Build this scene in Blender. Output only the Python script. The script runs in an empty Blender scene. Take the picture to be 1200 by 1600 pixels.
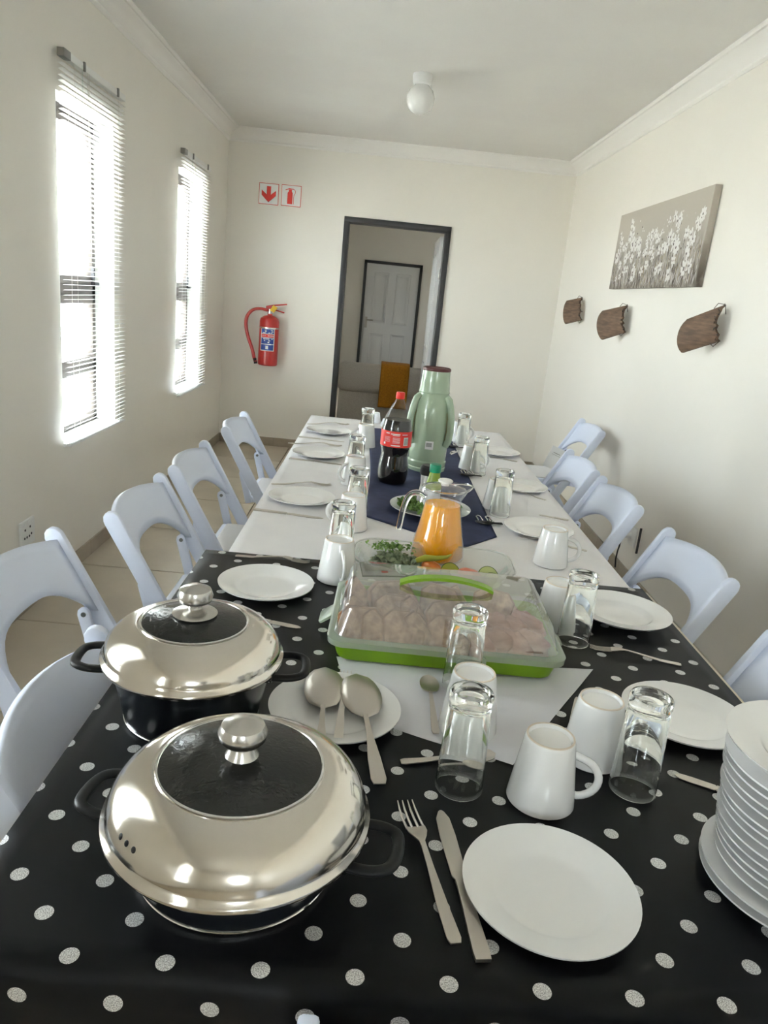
import bpy, bmesh, math, random
import numpy as np
from mathutils import Vector, Matrix, noise
S = bpy.context.scene
COL = S.collection
random.seed(4)
PI = math.pi

# ------------------------------------------------------------------ camera
CAM_H = 1.48          # eye height, metres
F = 1160.0            # focal length for a 1200 x 1600 frame
_dn = np.array([-400., 3978., 1160.]); _dn /= np.linalg.norm(_dn)
_fw = np.array([0., -338., 1160.]); _fw -= _fw.dot(_dn) * _dn; _fw /= np.linalg.norm(_fw)
_rt = np.cross(_dn, _fw)
_R = np.array([_rt, _fw, -_dn])
cam_d = bpy.data.cameras.new('camera')
cam = bpy.data.objects.new('camera', cam_d); COL.objects.link(cam)
cam_d.sensor_fit = 'VERTICAL'; cam_d.sensor_height = 24.0; cam_d.lens = F / 1600 * 24.0
cam_d.clip_start = 0.05; cam_d.clip_end = 200
_c = [_R @ np.array(v) for v in ((1, 0, 0), (0, -1, 0), (0, 0, -1))]
cam.matrix_world = Matrix(((_c[0][0], _c[1][0], _c[2][0], 0), (_c[0][1], _c[1][1], _c[2][1], 0),
                           (_c[0][2], _c[1][2], _c[2][2], CAM_H), (0, 0, 0, 1)))
S.camera = cam

# ------------------------------------------------------------------ world, sun, exposure
w = bpy.data.worlds.new('sky'); S.world = w; w.use_nodes = True
wn = w.node_tree.nodes; wl = w.node_tree.links
bg = wn['Background']; bg.inputs['Color'].default_value = (0.88, 0.93, 1.0, 1); bg.inputs['Strength'].default_value = 6.0
sun_d = bpy.data.lights.new('sun', 'SUN'); sun_d.energy = 9.0; sun_d.angle = 0.01; sun_d.color = (1, .93, .82)
sun = bpy.data.objects.new('sun', sun_d); COL.objects.link(sun)
sun.rotation_euler = Vector((-0.55, 0.30, -1.0)).to_track_quat('-Z', 'Y').to_euler()
S.view_settings.view_transform = 'Standard'; S.view_settings.look = 'None'
S.view_settings.gamma = 1.0; S.view_settings.use_curve_mapping = False
S.view_settings.exposure = 2.6
S.cycles.use_denoising = True
S.cycles.max_bounces = 14; S.cycles.diffuse_bounces = 7; S.cycles.glossy_bounces = 5
S.cycles.transmission_bounces = 12; S.cycles.transparent_max_bounces = 24
S.cycles.sample_clamp_indirect = 6.0

# ------------------------------------------------------------------ measures of the room
T = 0.74              # table top
XL, XR = -1.448, 1.573
YB, YF = 7.01, -3.2   # wall with the doorway, wall behind the photographer
ZC = 2.73

def at(u, v, z):
    """where the sight line through a photo point meets the level z"""
    d = _R @ np.array([u - 600, v - 800, F]); t = (z - CAM_H) / d[2]
    return Vector((d[0] * t, d[1] * t, z))
def atx(u, v, x):
    d = _R @ np.array([u - 600, v - 800, F]); t = x / d[0]
    return Vector((x, d[1] * t, CAM_H + d[2] * t))
def aty(u, v, y):
    d = _R @ np.array([u - 600, v - 800, F]); t = y / d[1]
    return Vector((d[0] * t, y, CAM_H + d[2] * t))

# portals: daylight enters here
def portal(loc, size, direction):
    l = bpy.data.lights.new('window_daylight', 'AREA'); l.shape = 'RECTANGLE'; l.size, l.size_y = size
    o = bpy.data.objects.new('window_daylight', l); COL.objects.link(o); o.location = loc
    o.rotation_euler = Vector(direction).to_track_quat('-Z', 'Z').to_euler()
    l.cycles.is_portal = True
WINZ = (0.645, 2.18)
WINS = [(3.47, 4.17), (5.41, 6.11), (0.95, 1.65), (-1.9, -1.2)]
for a, b in WINS:
    portal((XL - .24, (a + b) / 2, sum(WINZ) / 2), (WINZ[1] - WINZ[0], b - a), (1, 0, 0))
BACKWIN = (0.35, 0.95, 1.2, 2.1)  # unseen window behind the camera, kept small to dim the near end
portal((.65, YF - .2, 1.65), (.6, .9), (0, 1, 0))
ADDED_FARWIN = (9.7, 10.5, 0.9, 1.9)  # unseen window, added to light the far room
portal((XL - .24, 10.1, 1.4), (1.0, .8), (1, 0, 0))

# ------------------------------------------------------------------ mesh helpers
class MB:
    def __init__(s): s.v = []; s.f = []; s.uv = None
    def add(s, vs, fs):
        n = len(s.v); s.v += [tuple(v) for v in vs]; s.f += [tuple(i + n for i in f) for f in fs]; return s
    def box(s, a, b, M=None):
        vs = [Vector((x, y, z)) for x in (a[0], b[0]) for y in (a[1], b[1]) for z in (a[2], b[2])]
        if M: vs = [M @ v for v in vs]
        return s.add(vs, [(0, 1, 3, 2), (4, 6, 7, 5), (0, 4, 5, 1), (2, 3, 7, 6), (0, 2, 6, 4), (1, 5, 7, 3)])
    def cbox(s, c, d, M=None):
        return s.box([c[i] - d[i] / 2 for i in range(3)], [c[i] + d[i] / 2 for i in range(3)], M)
    def lathe(s, prof, n=32, c=(0, 0, 0), M=None, closed=False):
        vs = []; m = len(prof)
        for i in range(n):
            a = 2 * PI * i / n
            for r, z in prof: vs.append(Vector((c[0] + r * math.cos(a), c[1] + r * math.sin(a), c[2] + z)))
        if M: vs = [M @ v for v in vs]
        fs = []
        for i in range(n):
            j = (i + 1) % n
            for k in range(m if closed else m - 1):
                l = (k + 1) % m
                fs.append((i * m + k, j * m + k, j * m + l, i * m + l))
        return s.add(vs, fs)
    def disc(s, r, z, n=32, c=(0, 0), up=True):
        vs = [(c[0] + r * math.cos(2 * PI * i / n), c[1] + r * math.sin(2 * PI * i / n), z) for i in range(n)]
        return s.add(vs, [tuple(range(n)) if up else tuple(reversed(range(n)))])
    def tube(s, path, r, n=8, closed=False, flat=1.0, up=None):
        P = [Vector(p) for p in path]; m = len(P)
        rr = r if isinstance(r, (list, tuple)) else [r] * m
        vs = []; prev = None
        for i, p in enumerate(P):
            if closed: t = (P[(i + 1) % m] - P[i - 1])
            else: t = P[min(i + 1, m - 1)] - P[max(i - 1, 0)]
            t.normalize()
            ref = Vector(up) if up else (prev if prev is not None else (Vector((0, 0, 1)) if abs(t.z) < .9 else Vector((1, 0, 0))))
            a = ref - t * ref.dot(t)
            if a.length < 1e-6: a = t.orthogonal()
            a.normalize(); b = t.cross(a); prev = a
            for k in range(n):
                q = 2 * PI * k / n
                vs.append(p + a * math.cos(q) * rr[i] * flat + b * math.sin(q) * rr[i])
        fs = []
        for i in range(m if closed else m - 1):
            j = (i + 1) % m
            for k in range(n):
                l = (k + 1) % n
                fs.append((i * n + k, i * n + l, j * n + l, j * n + k))
        if not closed:
            fs.append(tuple(reversed(range(n)))); fs.append(tuple(range((m - 1) * n, m * n)))
        return s.add(vs, fs)
    def prism(s, poly, z0, z1, M=None):
        n = len(poly)
        vs = [Vector((x, y, z0)) for x, y in poly] + [Vector((x, y, z1)) for x, y in poly]
        if M: vs = [M @ v for v in vs]
        fs = [tuple(reversed(range(n))), tuple(range(n, 2 * n))] + [(i, (i + 1) % n, n + (i + 1) % n, n + i) for i in range(n)]
        return s.add(vs, fs)
    def grid(s, fn, nu, nv, closed_u=False):
        vs = [fn(i / nu, j / nv) for j in range(nv + 1) for i in range(nu + 1)]
        return s.add(vs, [(j * (nu + 1) + i, j * (nu + 1) + i + 1, (j + 1) * (nu + 1) + i + 1, (j + 1) * (nu + 1) + i) for j in range(nv) for i in range(nu)])
    def mesh(s, name, mat, angle=35, bevel=0, seg=2):
        me = bpy.data.meshes.new(name); me.from_pydata(s.v, [], s.f); me.validate()
        bm = bmesh.new(); bm.from_mesh(me)
        if not getattr(s, 'keep', False): bmesh.ops.recalc_face_normals(bm, faces=bm.faces)
        if bevel:
            es = [e for e in bm.edges if len(e.link_faces) == 2 and e.calc_face_angle(0) > math.radians(30)]
            bmesh.ops.bevel(bm, geom=es, offset=bevel, segments=seg, affect='EDGES', profile=.5, clamp_overlap=True)
        bm.to_mesh(me); bm.free()
        if mat: me.materials.append(mat)
        me.polygons.foreach_set('use_smooth', [True] * len(me.polygons)); me.set_sharp_from_angle(angle=math.radians(angle))
        return me
def ob(name, mb, mat, parent=None, angle=35, bevel=0, seg=2, solid=0, sub=0, label=None):
    me = mb if isinstance(mb, bpy.types.Mesh) else mb.mesh(name, mat, angle, bevel, seg)
    o = bpy.data.objects.new(name, me); COL.objects.link(o)
    if parent: o.parent = parent
    if solid:
        m = o.modifiers.new('t', 'SOLIDIFY'); m.thickness = solid; m.offset = 0
    if sub:
        m = o.modifiers.new('s', 'SUBSURF'); m.levels = m.render_levels = sub
    if label: o['label'] = label
    return o
def tag(o, label, cat, group=None, kind=None):
    o['label'] = label; o['category'] = cat
    if group: o['group'] = group
    if kind: o['kind'] = kind
    return o
def thing(name, label, cat, loc=(0, 0, 0), rz=0, group=None):
    o = bpy.data.objects.new(name, None); COL.objects.link(o); o.empty_display_size = .05
    o.location = loc; o.rotation_euler = (0, 0, rz)
    return tag(o, label, cat, group)
def struct(name, mb, mat, parent=None, **k):
    o = ob(name, mb, mat, parent, **k)
    if not parent: o['kind'] = 'structure'
    return o
KIDS = {}
def kids(o): return [c for c in bpy.data.objects if c.parent == o]
def dup(root, loc, rz, label, group=None):
    def cp(o, par):
        c = o.copy(); COL.objects.link(c); c.parent = par
        for g in kids(o): cp(g, c)
        return c
    r = cp(root, None); r.location = loc; r.rotation_euler = (0, 0, rz); r['label'] = label
    if group: r['group'] = group
    return r
def cr(P, k=6, closed=False):
    """smooth curve through points"""
    P = [Vector(p) for p in P]; n = len(P); out = []
    for i in range(n - 1):
        a, b, c, d = P[max(i - 1, 0)], P[i], P[i + 1], P[min(i + 2, n - 1)]
        for j in range(k):
            t = j / k; out.append(.5 * ((2 * b) + (c - a) * t + (2 * a - 5 * b + 4 * c - d) * t * t + (3 * b - a - 3 * c + d) * t ** 3))
    return out + [P[-1]]
def RZ(a): return Matrix.Rotation(a, 4, 'Z')
def TR(x, y, z): return Matrix.Translation((x, y, z))

# ------------------------------------------------------------------ materials
def mat(name, col, rough=.5, metal=0, spec=.5, coat=0, **k):
    m = bpy.data.materials.new(name); m.use_nodes = True
    b = m.node_tree.nodes['Principled BSDF']
    b.inputs['Base Color'].default_value = (*col, 1); b.inputs['Roughness'].default_value = rough
    b.inputs['Metallic'].default_value = metal; b.inputs['Specular IOR Level'].default_value = spec
    b.inputs['Coat Weight'].default_value = coat; b.inputs['Coat Roughness'].default_value = .08
    for kk, v in k.items(): b.inputs[kk.replace('_', ' ')].default_value = v
    return m
def nd(m, t, **k):
    n = m.node_tree.nodes.new(t)
    for a, v in k.items():
        if hasattr(n, a): setattr(n, a, v)
        else: n.inputs[a].default_value = v
    return n
def lk(m, a, b): m.node_tree.links.new(a, b)
def bsdf(m): return m.node_tree.nodes['Principled BSDF']
def noisy(m, scale, c2, strength=.0, lo=.4, hi=.6, detail=4, stretch=None, bumpd=.002, rough2=None, coord='Object'):
    """colour variation towards c2 and optional bump"""
    tc = nd(m, 'ShaderNodeTexCoord'); mp = nd(m, 'ShaderNodeMapping')
    if stretch: mp.inputs['Scale'].default_value = stretch
    nz = nd(m, 'ShaderNodeTexNoise'); nz.inputs['Scale'].default_value = scale; nz.inputs['Detail'].default_value = detail
    lk(m, tc.outputs[coord], mp.inputs[0]); lk(m, mp.outputs[0], nz.inputs['Vector'])
    mr = nd(m, 'ShaderNodeMapRange'); mr.inputs[1].default_value = lo; mr.inputs[2].default_value = hi
    lk(m, nz.outputs[0], mr.inputs[0])
    mx = nd(m, 'ShaderNodeMix', data_type='RGBA')
    mx.inputs['A'].default_value = bsdf(m).inputs['Base Color'].default_value; mx.inputs['B'].default_value = (*c2, 1)
    lk(m, mr.outputs[0], mx.inputs['Factor']); lk(m, mx.outputs['Result'], bsdf(m).inputs['Base Color'])
    if rough2 is not None:
        r = nd(m, 'ShaderNodeMapRange'); r.inputs[1].default_value = lo; r.inputs[2].default_value = hi
        r.inputs[3].default_value = bsdf(m).inputs['Roughness'].default_value; r.inputs[4].default_value = rough2
        lk(m, nz.outputs[0], r.inputs[0]); lk(m, r.outputs[0], bsdf(m).inputs['Roughness'])
    if strength:
        bp = nd(m, 'ShaderNodeBump'); bp.inputs['Strength'].default_value = strength; bp.inputs['Distance'].default_value = bumpd
        lk(m, nz.outputs[0], bp.inputs['Height']); lk(m, bp.outputs[0], bsdf(m).inputs['Normal'])
    return m
M = {}
M['wall'] = noisy(mat('cream_wall_paint', (.80, .77, .71), .33, spec=.45), 1.6, (.785, .756, .70), .03, bumpd=.01)
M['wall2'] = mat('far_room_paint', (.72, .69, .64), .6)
M['ceiling'] = noisy(mat('ceiling_paint', (.74, .725, .69), .7), 2, (.72, .70, .67))
M['cornice'] = mat('white_plaster', (.80, .78, .75), .55)
M['tile'] = noisy(mat('beige_floor_tile', (.56, .49, .39), .32), 3.5, (.47, .41, .325), .02, .35, .7, 6)
M['grout'] = mat('grout', (.20, .17, .13), .8)
M['skirt'] = noisy(mat('skirting_tile', (.38, .32, .25), .35), 5, (.31, .26, .20))
M['frame'] = mat('charcoal_steel', (.035, .035, .038), .4)
M['alu'] = mat('bronze_aluminium', (.10, .085, .075), .45)
M['reveal'] = mat('white_reveal', (.80, .79, .76), .5)
M['slat'] = mat('blind_white', (.80, .80, .79), .4)
M['slat'].node_tree.nodes['Principled BSDF'].inputs['Transmission Weight'].default_value = 0
M['cord'] = mat('blind_cord', (.7, .68, .62), .7)
M['hook'] = mat('clear_grey_plastic', (.22, .22, .21), .4)
M['chair'] = mat('white_resin', (.70, .755, .90), .38)  # bluish cast of the mixed daylight put into the white
M['pad'] = mat('seat_pad', (.72, .72, .74), .5)
M['bolt'] = mat('bolt_grey', (.22, .24, .25), .35, .8)
M['china'] = mat('white_china', (.80, .80, .80), .12, coat=.5)
M['foot'] = mat('unglazed_foot', (.66, .58, .49), .7)
M['steel'] = mat('cutlery_steel', (.60, .56, .51), .36, 1)
M['steel_dark'] = mat('worn_steel', (.40, .37, .33), .32, 1)
M['lid'] = noisy(mat('polished_lid', (.74, .70, .64), .10, 1), 9, (.70, .66, .60), 0, .35, .65, rough2=.17)
M['chrome'] = mat('chrome', (.8, .8, .8), .08, 1)
M['brushed'] = mat('brushed_steel', (.62, .60, .57), .25, 1)
M['enamel'] = mat('black_pot', (.012, .014, .018), .22)
M['black'] = mat('black_plastic', (.010, .010, .011), .42, spec=.3)
M['red'] = mat('extinguisher_red', (.52, .025, .02), .28, coat=.3)
M['redp'] = mat('sign_red', (.70, .04, .03), .5)
M['maroon'] = mat('maroon', (.10, .018, .018), .4)
M['white'] = mat('white_plastic', (.80, .80, .79), .35)
M['paper'] = mat('white_paper', (.80, .80, .79), .7)
M['blue'] = mat('print_blue', (.03, .07, .33), .5)
M['yellow'] = mat('yellow_tag', (.80, .50, .02), .5)
M['green'] = mat('carrier_green', (.19, .36, .008), .32)
M['sage'] = mat('sage_enamel', (.36, .46, .33), .16, coat=.5)
M['olive'] = mat('olive_edge', (.20, .17, .05), .4)
M['cap'] = mat('green_cap', (.0, .24, .12), .35)
M['sauce'] = mat('green_sauce', (.20, .28, .03), .25)
M['soda'] = mat('dark_soda', (.006, .004, .004), .06)
M['redcap'] = mat('red_cap', (.80, .03, .02), .35)
M['sodared'] = mat('label_red', (.75, .035, .025), .35)
M['ink'] = mat('label_ink', (.12, .13, .12), .5)
M['juice'] = mat('orange_juice', (1.0, .42, .0), .25, Subsurface_Weight=.12, Subsurface_Radius=(.03, .015, .002), Subsurface_Scale=.5)
M['throw'] = noisy(mat('mustard_throw', (.52, .22, .012), .95), 90, (.42, .17, .01), .5)
M['sofa'] = noisy(mat('grey_beige_fabric', (.62, .58, .53), .95), 120, (.54, .50, .46), .4)
M['tableboard'] = mat('cream_board', (.60, .54, .42), .45)
M['lilac'] = mat('pale_plastic', (.74, .76, .82), .4)
M['copper'] = mat('copper_print', (.30, .14, .07), .5)
M['greyprint'] = mat('warm_grey_print', (.34, .32, .28), .5)

def glass(name, col=(1, 1, 1), rough=0.0, ior=1.47):
    return mat(name, col, rough, Transmission_Weight=1.0, IOR=ior)
M['glass'] = glass('tumbler_glass', (.97, .985, .965))
def film(name, tint=(.96, .97, .96), haze=0.0, hazecol=(.9, .9, .9), ior=1.45, rough=.02):
    """thin clear sheet: sees through, reflects by Fresnel, plus some haze"""
    m = bpy.data.materials.new(name); m.use_nodes = True; n = m.node_tree.nodes; n.remove(n['Principled BSDF'])
    tr = nd(m, 'ShaderNodeBsdfTransparent'); tr.inputs[0].default_value = (*tint, 1)
    gl = nd(m, 'ShaderNodeBsdfGlossy'); gl.inputs['Roughness'].default_value = rough
    f0 = ((ior - 1) / (ior + 1)) ** 2 * 1.3
    lw = nd(m, 'ShaderNodeLayerWeight'); lw.inputs[0].default_value = .5
    pw = nd(m, 'ShaderNodeMath', operation='POWER'); lk(m, lw.outputs['Facing'], pw.inputs[0]); pw.inputs[1].default_value = 4.5
    fr = nd(m, 'ShaderNodeMapRange'); fr.inputs[3].default_value = f0; fr.inputs[4].default_value = .9; lk(m, pw.outputs[0], fr.inputs[0])
    mx = nd(m, 'ShaderNodeMixShader'); out = n['Material Output']
    src = tr
    if haze:
        df = nd(m, 'ShaderNodeBsdfDiffuse'); df.inputs[0].default_value = (*hazecol, 1)
        tl = nd(m, 'ShaderNodeBsdfTranslucent'); tl.inputs[0].default_value = (*hazecol, 1)
        m1 = nd(m, 'ShaderNodeMixShader'); lk(m, df.outputs[0], m1.inputs[1]); lk(m, tl.outputs[0], m1.inputs[2]); m1.inputs[0].default_value = .4
        m2 = nd(m, 'ShaderNodeMixShader'); m2.inputs[0].default_value = haze
        lk(m, tr.outputs[0], m2.inputs[1]); lk(m, m1.outputs[0], m2.inputs[2]); src = m2
    lk(m, fr.outputs[0], mx.inputs[0]); lk(m, src.outputs[0], mx.inputs[1]); lk(m, gl.outputs[0], mx.inputs[2])
    lk(m, mx.outputs[0], out.inputs[0])
    return m
M['pane'] = film('window_glass', (.94, .97, .96))
M['jug'] = film('jug_glass', (.98, .98, .98), 0, ior=1.85)
M['pet'] = film('bottle_plastic', (.95, .96, .95), 0, ior=1.5)
M['dish'] = film('dish_glass', (.93, .95, .93), .13, ior=1.5)
M['lidplastic'] = film('clear_lid_plastic', (.97, .97, .97), .20, (.85, .85, .88), ior=2.6, rough=.03)  # white haze put in for the milky ceiling reflection
M['flange'] = film('frosted_plastic', (.88, .92, .86), .62, (.62, .69, .59), ior=1.45, rough=.2)
M['knobglass'] = film('smoked_glass', (.10, .10, .10), .05, (.1, .1, .1), ior=1.55, rough=.03)
M['napkin'] = None
def smoked():
    m = mat('smoked_lid_glass', (.016, .016, .015), .06, spec=.45)
    tc = nd(m, 'ShaderNodeTexCoord'); nz = nd(m, 'ShaderNodeTexNoise'); nz.inputs['Scale'].default_value = 90; nz.inputs['Detail'].default_value = 5
    nz.inputs['Distortion'].default_value = 1.5
    lk(m, tc.outputs['Object'], nz.inputs[0])
    bp = nd(m, 'ShaderNodeBump'); bp.inputs['Strength'].default_value = .3; bp.inputs['Distance'].default_value = .002
    lk(m, nz.outputs[0], bp.inputs['Height']); lk(m, bp.outputs[0], bsdf(m).inputs['Normal'])
    return m
M['smoked'] = smoked()

def polka():
    m = mat('black_polka_cloth', (.004, .004, .005), .45, spec=.22)
    uv = nd(m, 'ShaderNodeUVMap'); sp = nd(m, 'ShaderNodeSeparateXYZ'); lk(m, uv.outputs[0], sp.inputs[0])
    def mth(op, a, b=None):
        n = nd(m, 'ShaderNodeMath', operation=op)
        for i, q in enumerate((a, b)):
            if q is None: continue
            if isinstance(q, (int, float)): n.inputs[i].default_value = q
            else: lk(m, q, n.inputs[i])
        return n.outputs[0]
    def lat(ox, oy):
        fx = mth('SUBTRACT', mth('FRACT', mth('ADD', mth('DIVIDE', mth('SUBTRACT', sp.outputs[0], ox), .107), 100.5)), .5)
        fy = mth('SUBTRACT', mth('FRACT', mth('ADD', mth('DIVIDE', mth('SUBTRACT', sp.outputs[1], oy), .1108), 100.5)), .5)
        fx = mth('MULTIPLY', fx, .107); fy = mth('MULTIPLY', fy, .1108)
        return mth('SQRT', mth('ADD', mth('MULTIPLY', fx, fx), mth('MULTIPLY', fy, fy)))
    d = mth('MINIMUM', lat(.0385, .659), lat(.0935, .7142))
    dot = mth('LESS_THAN', d, .0108)
    vz = nd(m, 'ShaderNodeTexNoise'); vz.inputs['Scale'].default_value = 700; vz.inputs['Detail'].default_value = 2
    lk(m, uv.outputs[0], vz.inputs[0])
    cr = nd(m, 'ShaderNodeMapRange'); cr.inputs[1].default_value = .38; cr.inputs[2].default_value = .6; cr.inputs[3].default_value = .35; cr.inputs[4].default_value = .85
    lk(m, vz.outputs[0], cr.inputs[0])
    mx = nd(m, 'ShaderNodeMix', data_type='RGBA'); mx.inputs['A'].default_value = (.004, .004, .005, 1)
    cc = nd(m, 'ShaderNodeCombineColor'); [lk(m, cr.outputs[0], cc.inputs[i]) for i in range(3)]
    lk(m, cc.outputs[0], mx.inputs['B']); lk(m, dot, mx.inputs['Factor']); lk(m, mx.outputs['Result'], bsdf(m).inputs['Base Color'])
    lk(m, mth('MULTIPLY', dot, .55), bsdf(m).inputs['Metallic'])
    bp = nd(m, 'ShaderNodeBump'); bp.inputs['Distance'].default_value = .0006; lk(m, vz.outputs[0], bp.inputs['Height'])
    lk(m, mth('ADD', mth('MULTIPLY', dot, .7), .05), bp.inputs['Strength']); lk(m, bp.outputs[0], bsdf(m).inputs['Normal'])
    return m
M['polka'] = polka()
M['linen'] = noisy(mat('white_tablecloth_fabric', (.80, .79, .80), .85), 9, (.76, .75, .77), .25, .3, .7, 5, bumpd=.006)
M['runner'] = noisy(mat('navy_canvas', (.018, .026, .075), .8), 25, (.024, .034, .095), .3, .4, .6, 5, (1, 1, 1), .004)
def organza():
    m = bpy.data.materials.new('sheer_napkin'); m.use_nodes = True; n = m.node_tree.nodes; n.remove(n['Principled BSDF'])
    tr = nd(m, 'ShaderNodeBsdfTransparent'); df = nd(m, 'ShaderNodeBsdfDiffuse'); df.inputs[0].default_value = (.74, .74, .78, 1)
    mx = nd(m, 'ShaderNodeMixShader'); mx.inputs[0].default_value = .90
    lk(m, tr.outputs[0], mx.inputs[1]); lk(m, df.outputs[0], mx.inputs[2]); lk(m, mx.outputs[0], n['Material Output'].inputs[0])
    return m
M['napkin'] = organza()
def wood():
    m = mat('weathered_wood', (.19, .115, .072), .75)
    return noisy(m, 14, (.09, .058, .038), .6, .35, .65, 8, (1, 1, 6), .004)
M['wood'] = wood(); M['wood_edge'] = mat('rough_bark', (.03, .028, .025), .9)
M['wire'] = mat('thin_wire', (.12, .10, .08), .5, .6)
M['bread'] = noisy(mat('bread_crumb', (.52, .33, .20), .9), 55, (.25, .13, .07), 1.0, .38, .62, 8, bumpd=.006)
M['crust'] = noisy(mat('bread_crust', (.15, .06, .025), .7), 40, (.28, .13, .05), .5)
M['meat'] = noisy(mat('cooked_meat', (.30, .10, .055), .45), 30, (.46, .22, .14), .8, .38, .62, 6, (1, 1, 3))
M['leaf'] = noisy(mat('green_herb', (.08, .19, .02), .55), 60, (.20, .33, .08))
M['leafpale'] = noisy(mat('grey_green_leaf', (.22, .28, .16), .55), 60, (.36, .40, .26))
M['cucumber'] = mat('cucumber_flesh', (.42, .46, .18), .4); M['skin'] = mat('cucumber_skin', (.06, .10, .01), .4)
M['gherkin'] = mat('pickle_flesh', (.33, .33, .03), .35)
M['tomato'] = mat('tomato_flesh', (.62, .20, .13), .35); M['pepper'] = mat('orange_pepper', (.60, .16, .02), .35)
M['house'] = mat('neighbour_render', (.62, .66, .68), .8); M['roof'] = mat('neighbour_roof', (.35, .33, .34), .8)
M['yard'] = mat('pale_paving', (.60, .57, .52), .9)
M['milk'] = mat('milky_globe', (.82, .82, .80), .12, coat=.6)
M['doorwhite'] = mat('white_door_paint', (.66, .66, .66), .4)

# ------------------------------------------------------------------ room shell
def wall_mb(axis, pos, thick, u0, u1, z0, z1, holes):
    """wall of blocks around openings; axis 'x': plane x=pos spans y; 'y': plane y=pos spans x"""
    mb = MB(); us = sorted({u0, u1, *[h[0] for h in holes], *[h[1] for h in holes]}); zs = sorted({z0, z1, *[h[2] for h in holes], *[h[3] for h in holes]})
    nu, nz = len(us) - 1, len(zs) - 1
    solid = lambda i, k: 0 <= i < nu and 0 <= k < nz and not any(h[0] <= (us[i] + us[i + 1]) / 2 <= h[1] and h[2] <= (zs[k] + zs[k + 1]) / 2 <= h[3] for h in holes)
    P = (lambda u, t, z: (pos + t, u, z)) if axis == 'x' else (lambda u, t, z: (u, pos + t, z))
    for i in range(nu):
        for k in range(nz):
            if not solid(i, k): continue
            a, b, c, d = us[i], us[i + 1], zs[k], zs[k + 1]
            for t in (0, thick): mb.add([P(a, t, c), P(b, t, c), P(b, t, d), P(a, t, d)], [(0, 1, 2, 3)])
            for (di, dk, q) in ((-1, 0, ((a, c), (a, d))), (1, 0, ((b, c), (b, d))), (0, -1, ((a, c), (b, c))), (0, 1, ((a, d), (b, d)))):
                if not solid(i + di, k + dk):
                    (p1, z1_), (p2, z2_) = q
                    mb.add([P(p1, 0, z1_), P(p2, 0, z2_), P(p2, thick, z2_), P(p1, thick, z1_)], [(0, 1, 2, 3)])
    return mb
def weld(mb):
    return mb
DOORX = (-.375, .505); DOORZ = 2.08
struct('wall_left', wall_mb('x', XL, -.22, YF, YB + .14, 0, ZC, [(a, b, *WINZ) for a, b in WINS]), M['wall'])
struct('wall_right', wall_mb('x', XR, .22, YF, YB + .14, 0, ZC, []), M['wall'])
struct('wall_back', wall_mb('y', YB, .14, XL, XR, 0, ZC, [(DOORX[0], DOORX[1], 0, DOORZ)]), M['wall'])
struct('wall_front', wall_mb('y', YF, -.2, XL - .2, XR + .2, 0, ZC, [BACKWIN]), M['wall'])
struct('ceiling', MB().box((XL - .22, YF - .2, ZC), (XR + .22, YB + .14, ZC + .15)), M['ceiling'])
fl = struct('floor', MB().box((XL - .22, YF - .2, -.12), (XR + .22, 13.2, -.006)), M['grout'])
P_ = .687
tm = MB().cbox((0, 0, -.004), (P_ - .008, P_ - .008, .008)).mesh('tile', M['tile'], bevel=.0015, seg=1)
ty0 = 2.933 - 9 * P_
for i in range(-3, 5):
    for j in range(0, 24):
        x = -.77 + (i + .5) * P_; y = ty0 + (j + .5) * P_
        if y > 13: continue
        if (x < XL - .36 or x > XR + .36): continue
        o = ob('tile', tm, None, fl); o.location = (x, y, 0)
# far room
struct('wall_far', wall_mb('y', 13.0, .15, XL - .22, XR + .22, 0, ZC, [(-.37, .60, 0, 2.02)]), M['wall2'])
struct('wall_far_left', wall_mb('x', XL, -.22, YB + .14, 13, 0, ZC, [ADDED_FARWIN]), M['wall2'])
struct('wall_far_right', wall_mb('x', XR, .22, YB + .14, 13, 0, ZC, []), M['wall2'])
struct('ceiling_far', MB().box((XL - .22, YB + .14, ZC), (XR + .22, 13.15, ZC + .1)), M['ceiling'])
# cornices (stepped plaster moulding)
prof = [(0, .105), (.004, .105), (.012, .095), (.012, .082), (.020, .074), (.034, .052), (.052, .036), (.070, .026), (.078, .018), (.090, .018), (.098, .008), (.098, 0)]
def cornice(name, P):
    mb = MB(); n = len(prof)
    a = [P(0, d, h) for d, h in prof]; b = [P(1, d, h) for d, h in prof]
    mb.add(a + b, [(i, i + 1, n + i + 1, n + i) for i in range(n - 1)])
    return struct(name, mb, M['cornice'], angle=20)
zc = ZC
cornice('trim_1', lambda t, d, h: (XL + d, (YF + d) if t == 0 else YB - d, zc - h))
cornice('trim_2', lambda t, d, h: (XR - d, (YF + d) if t == 0 else YB - d, zc - h))
cornice('trim_3', lambda t, d, h: ((XL + d) if t == 0 else (XR - d), YB - d, zc - h))
cornice('trim_4', lambda t, d, h: ((XL + d) if t == 0 else (XR - d), YF + d, zc - h))
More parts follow.
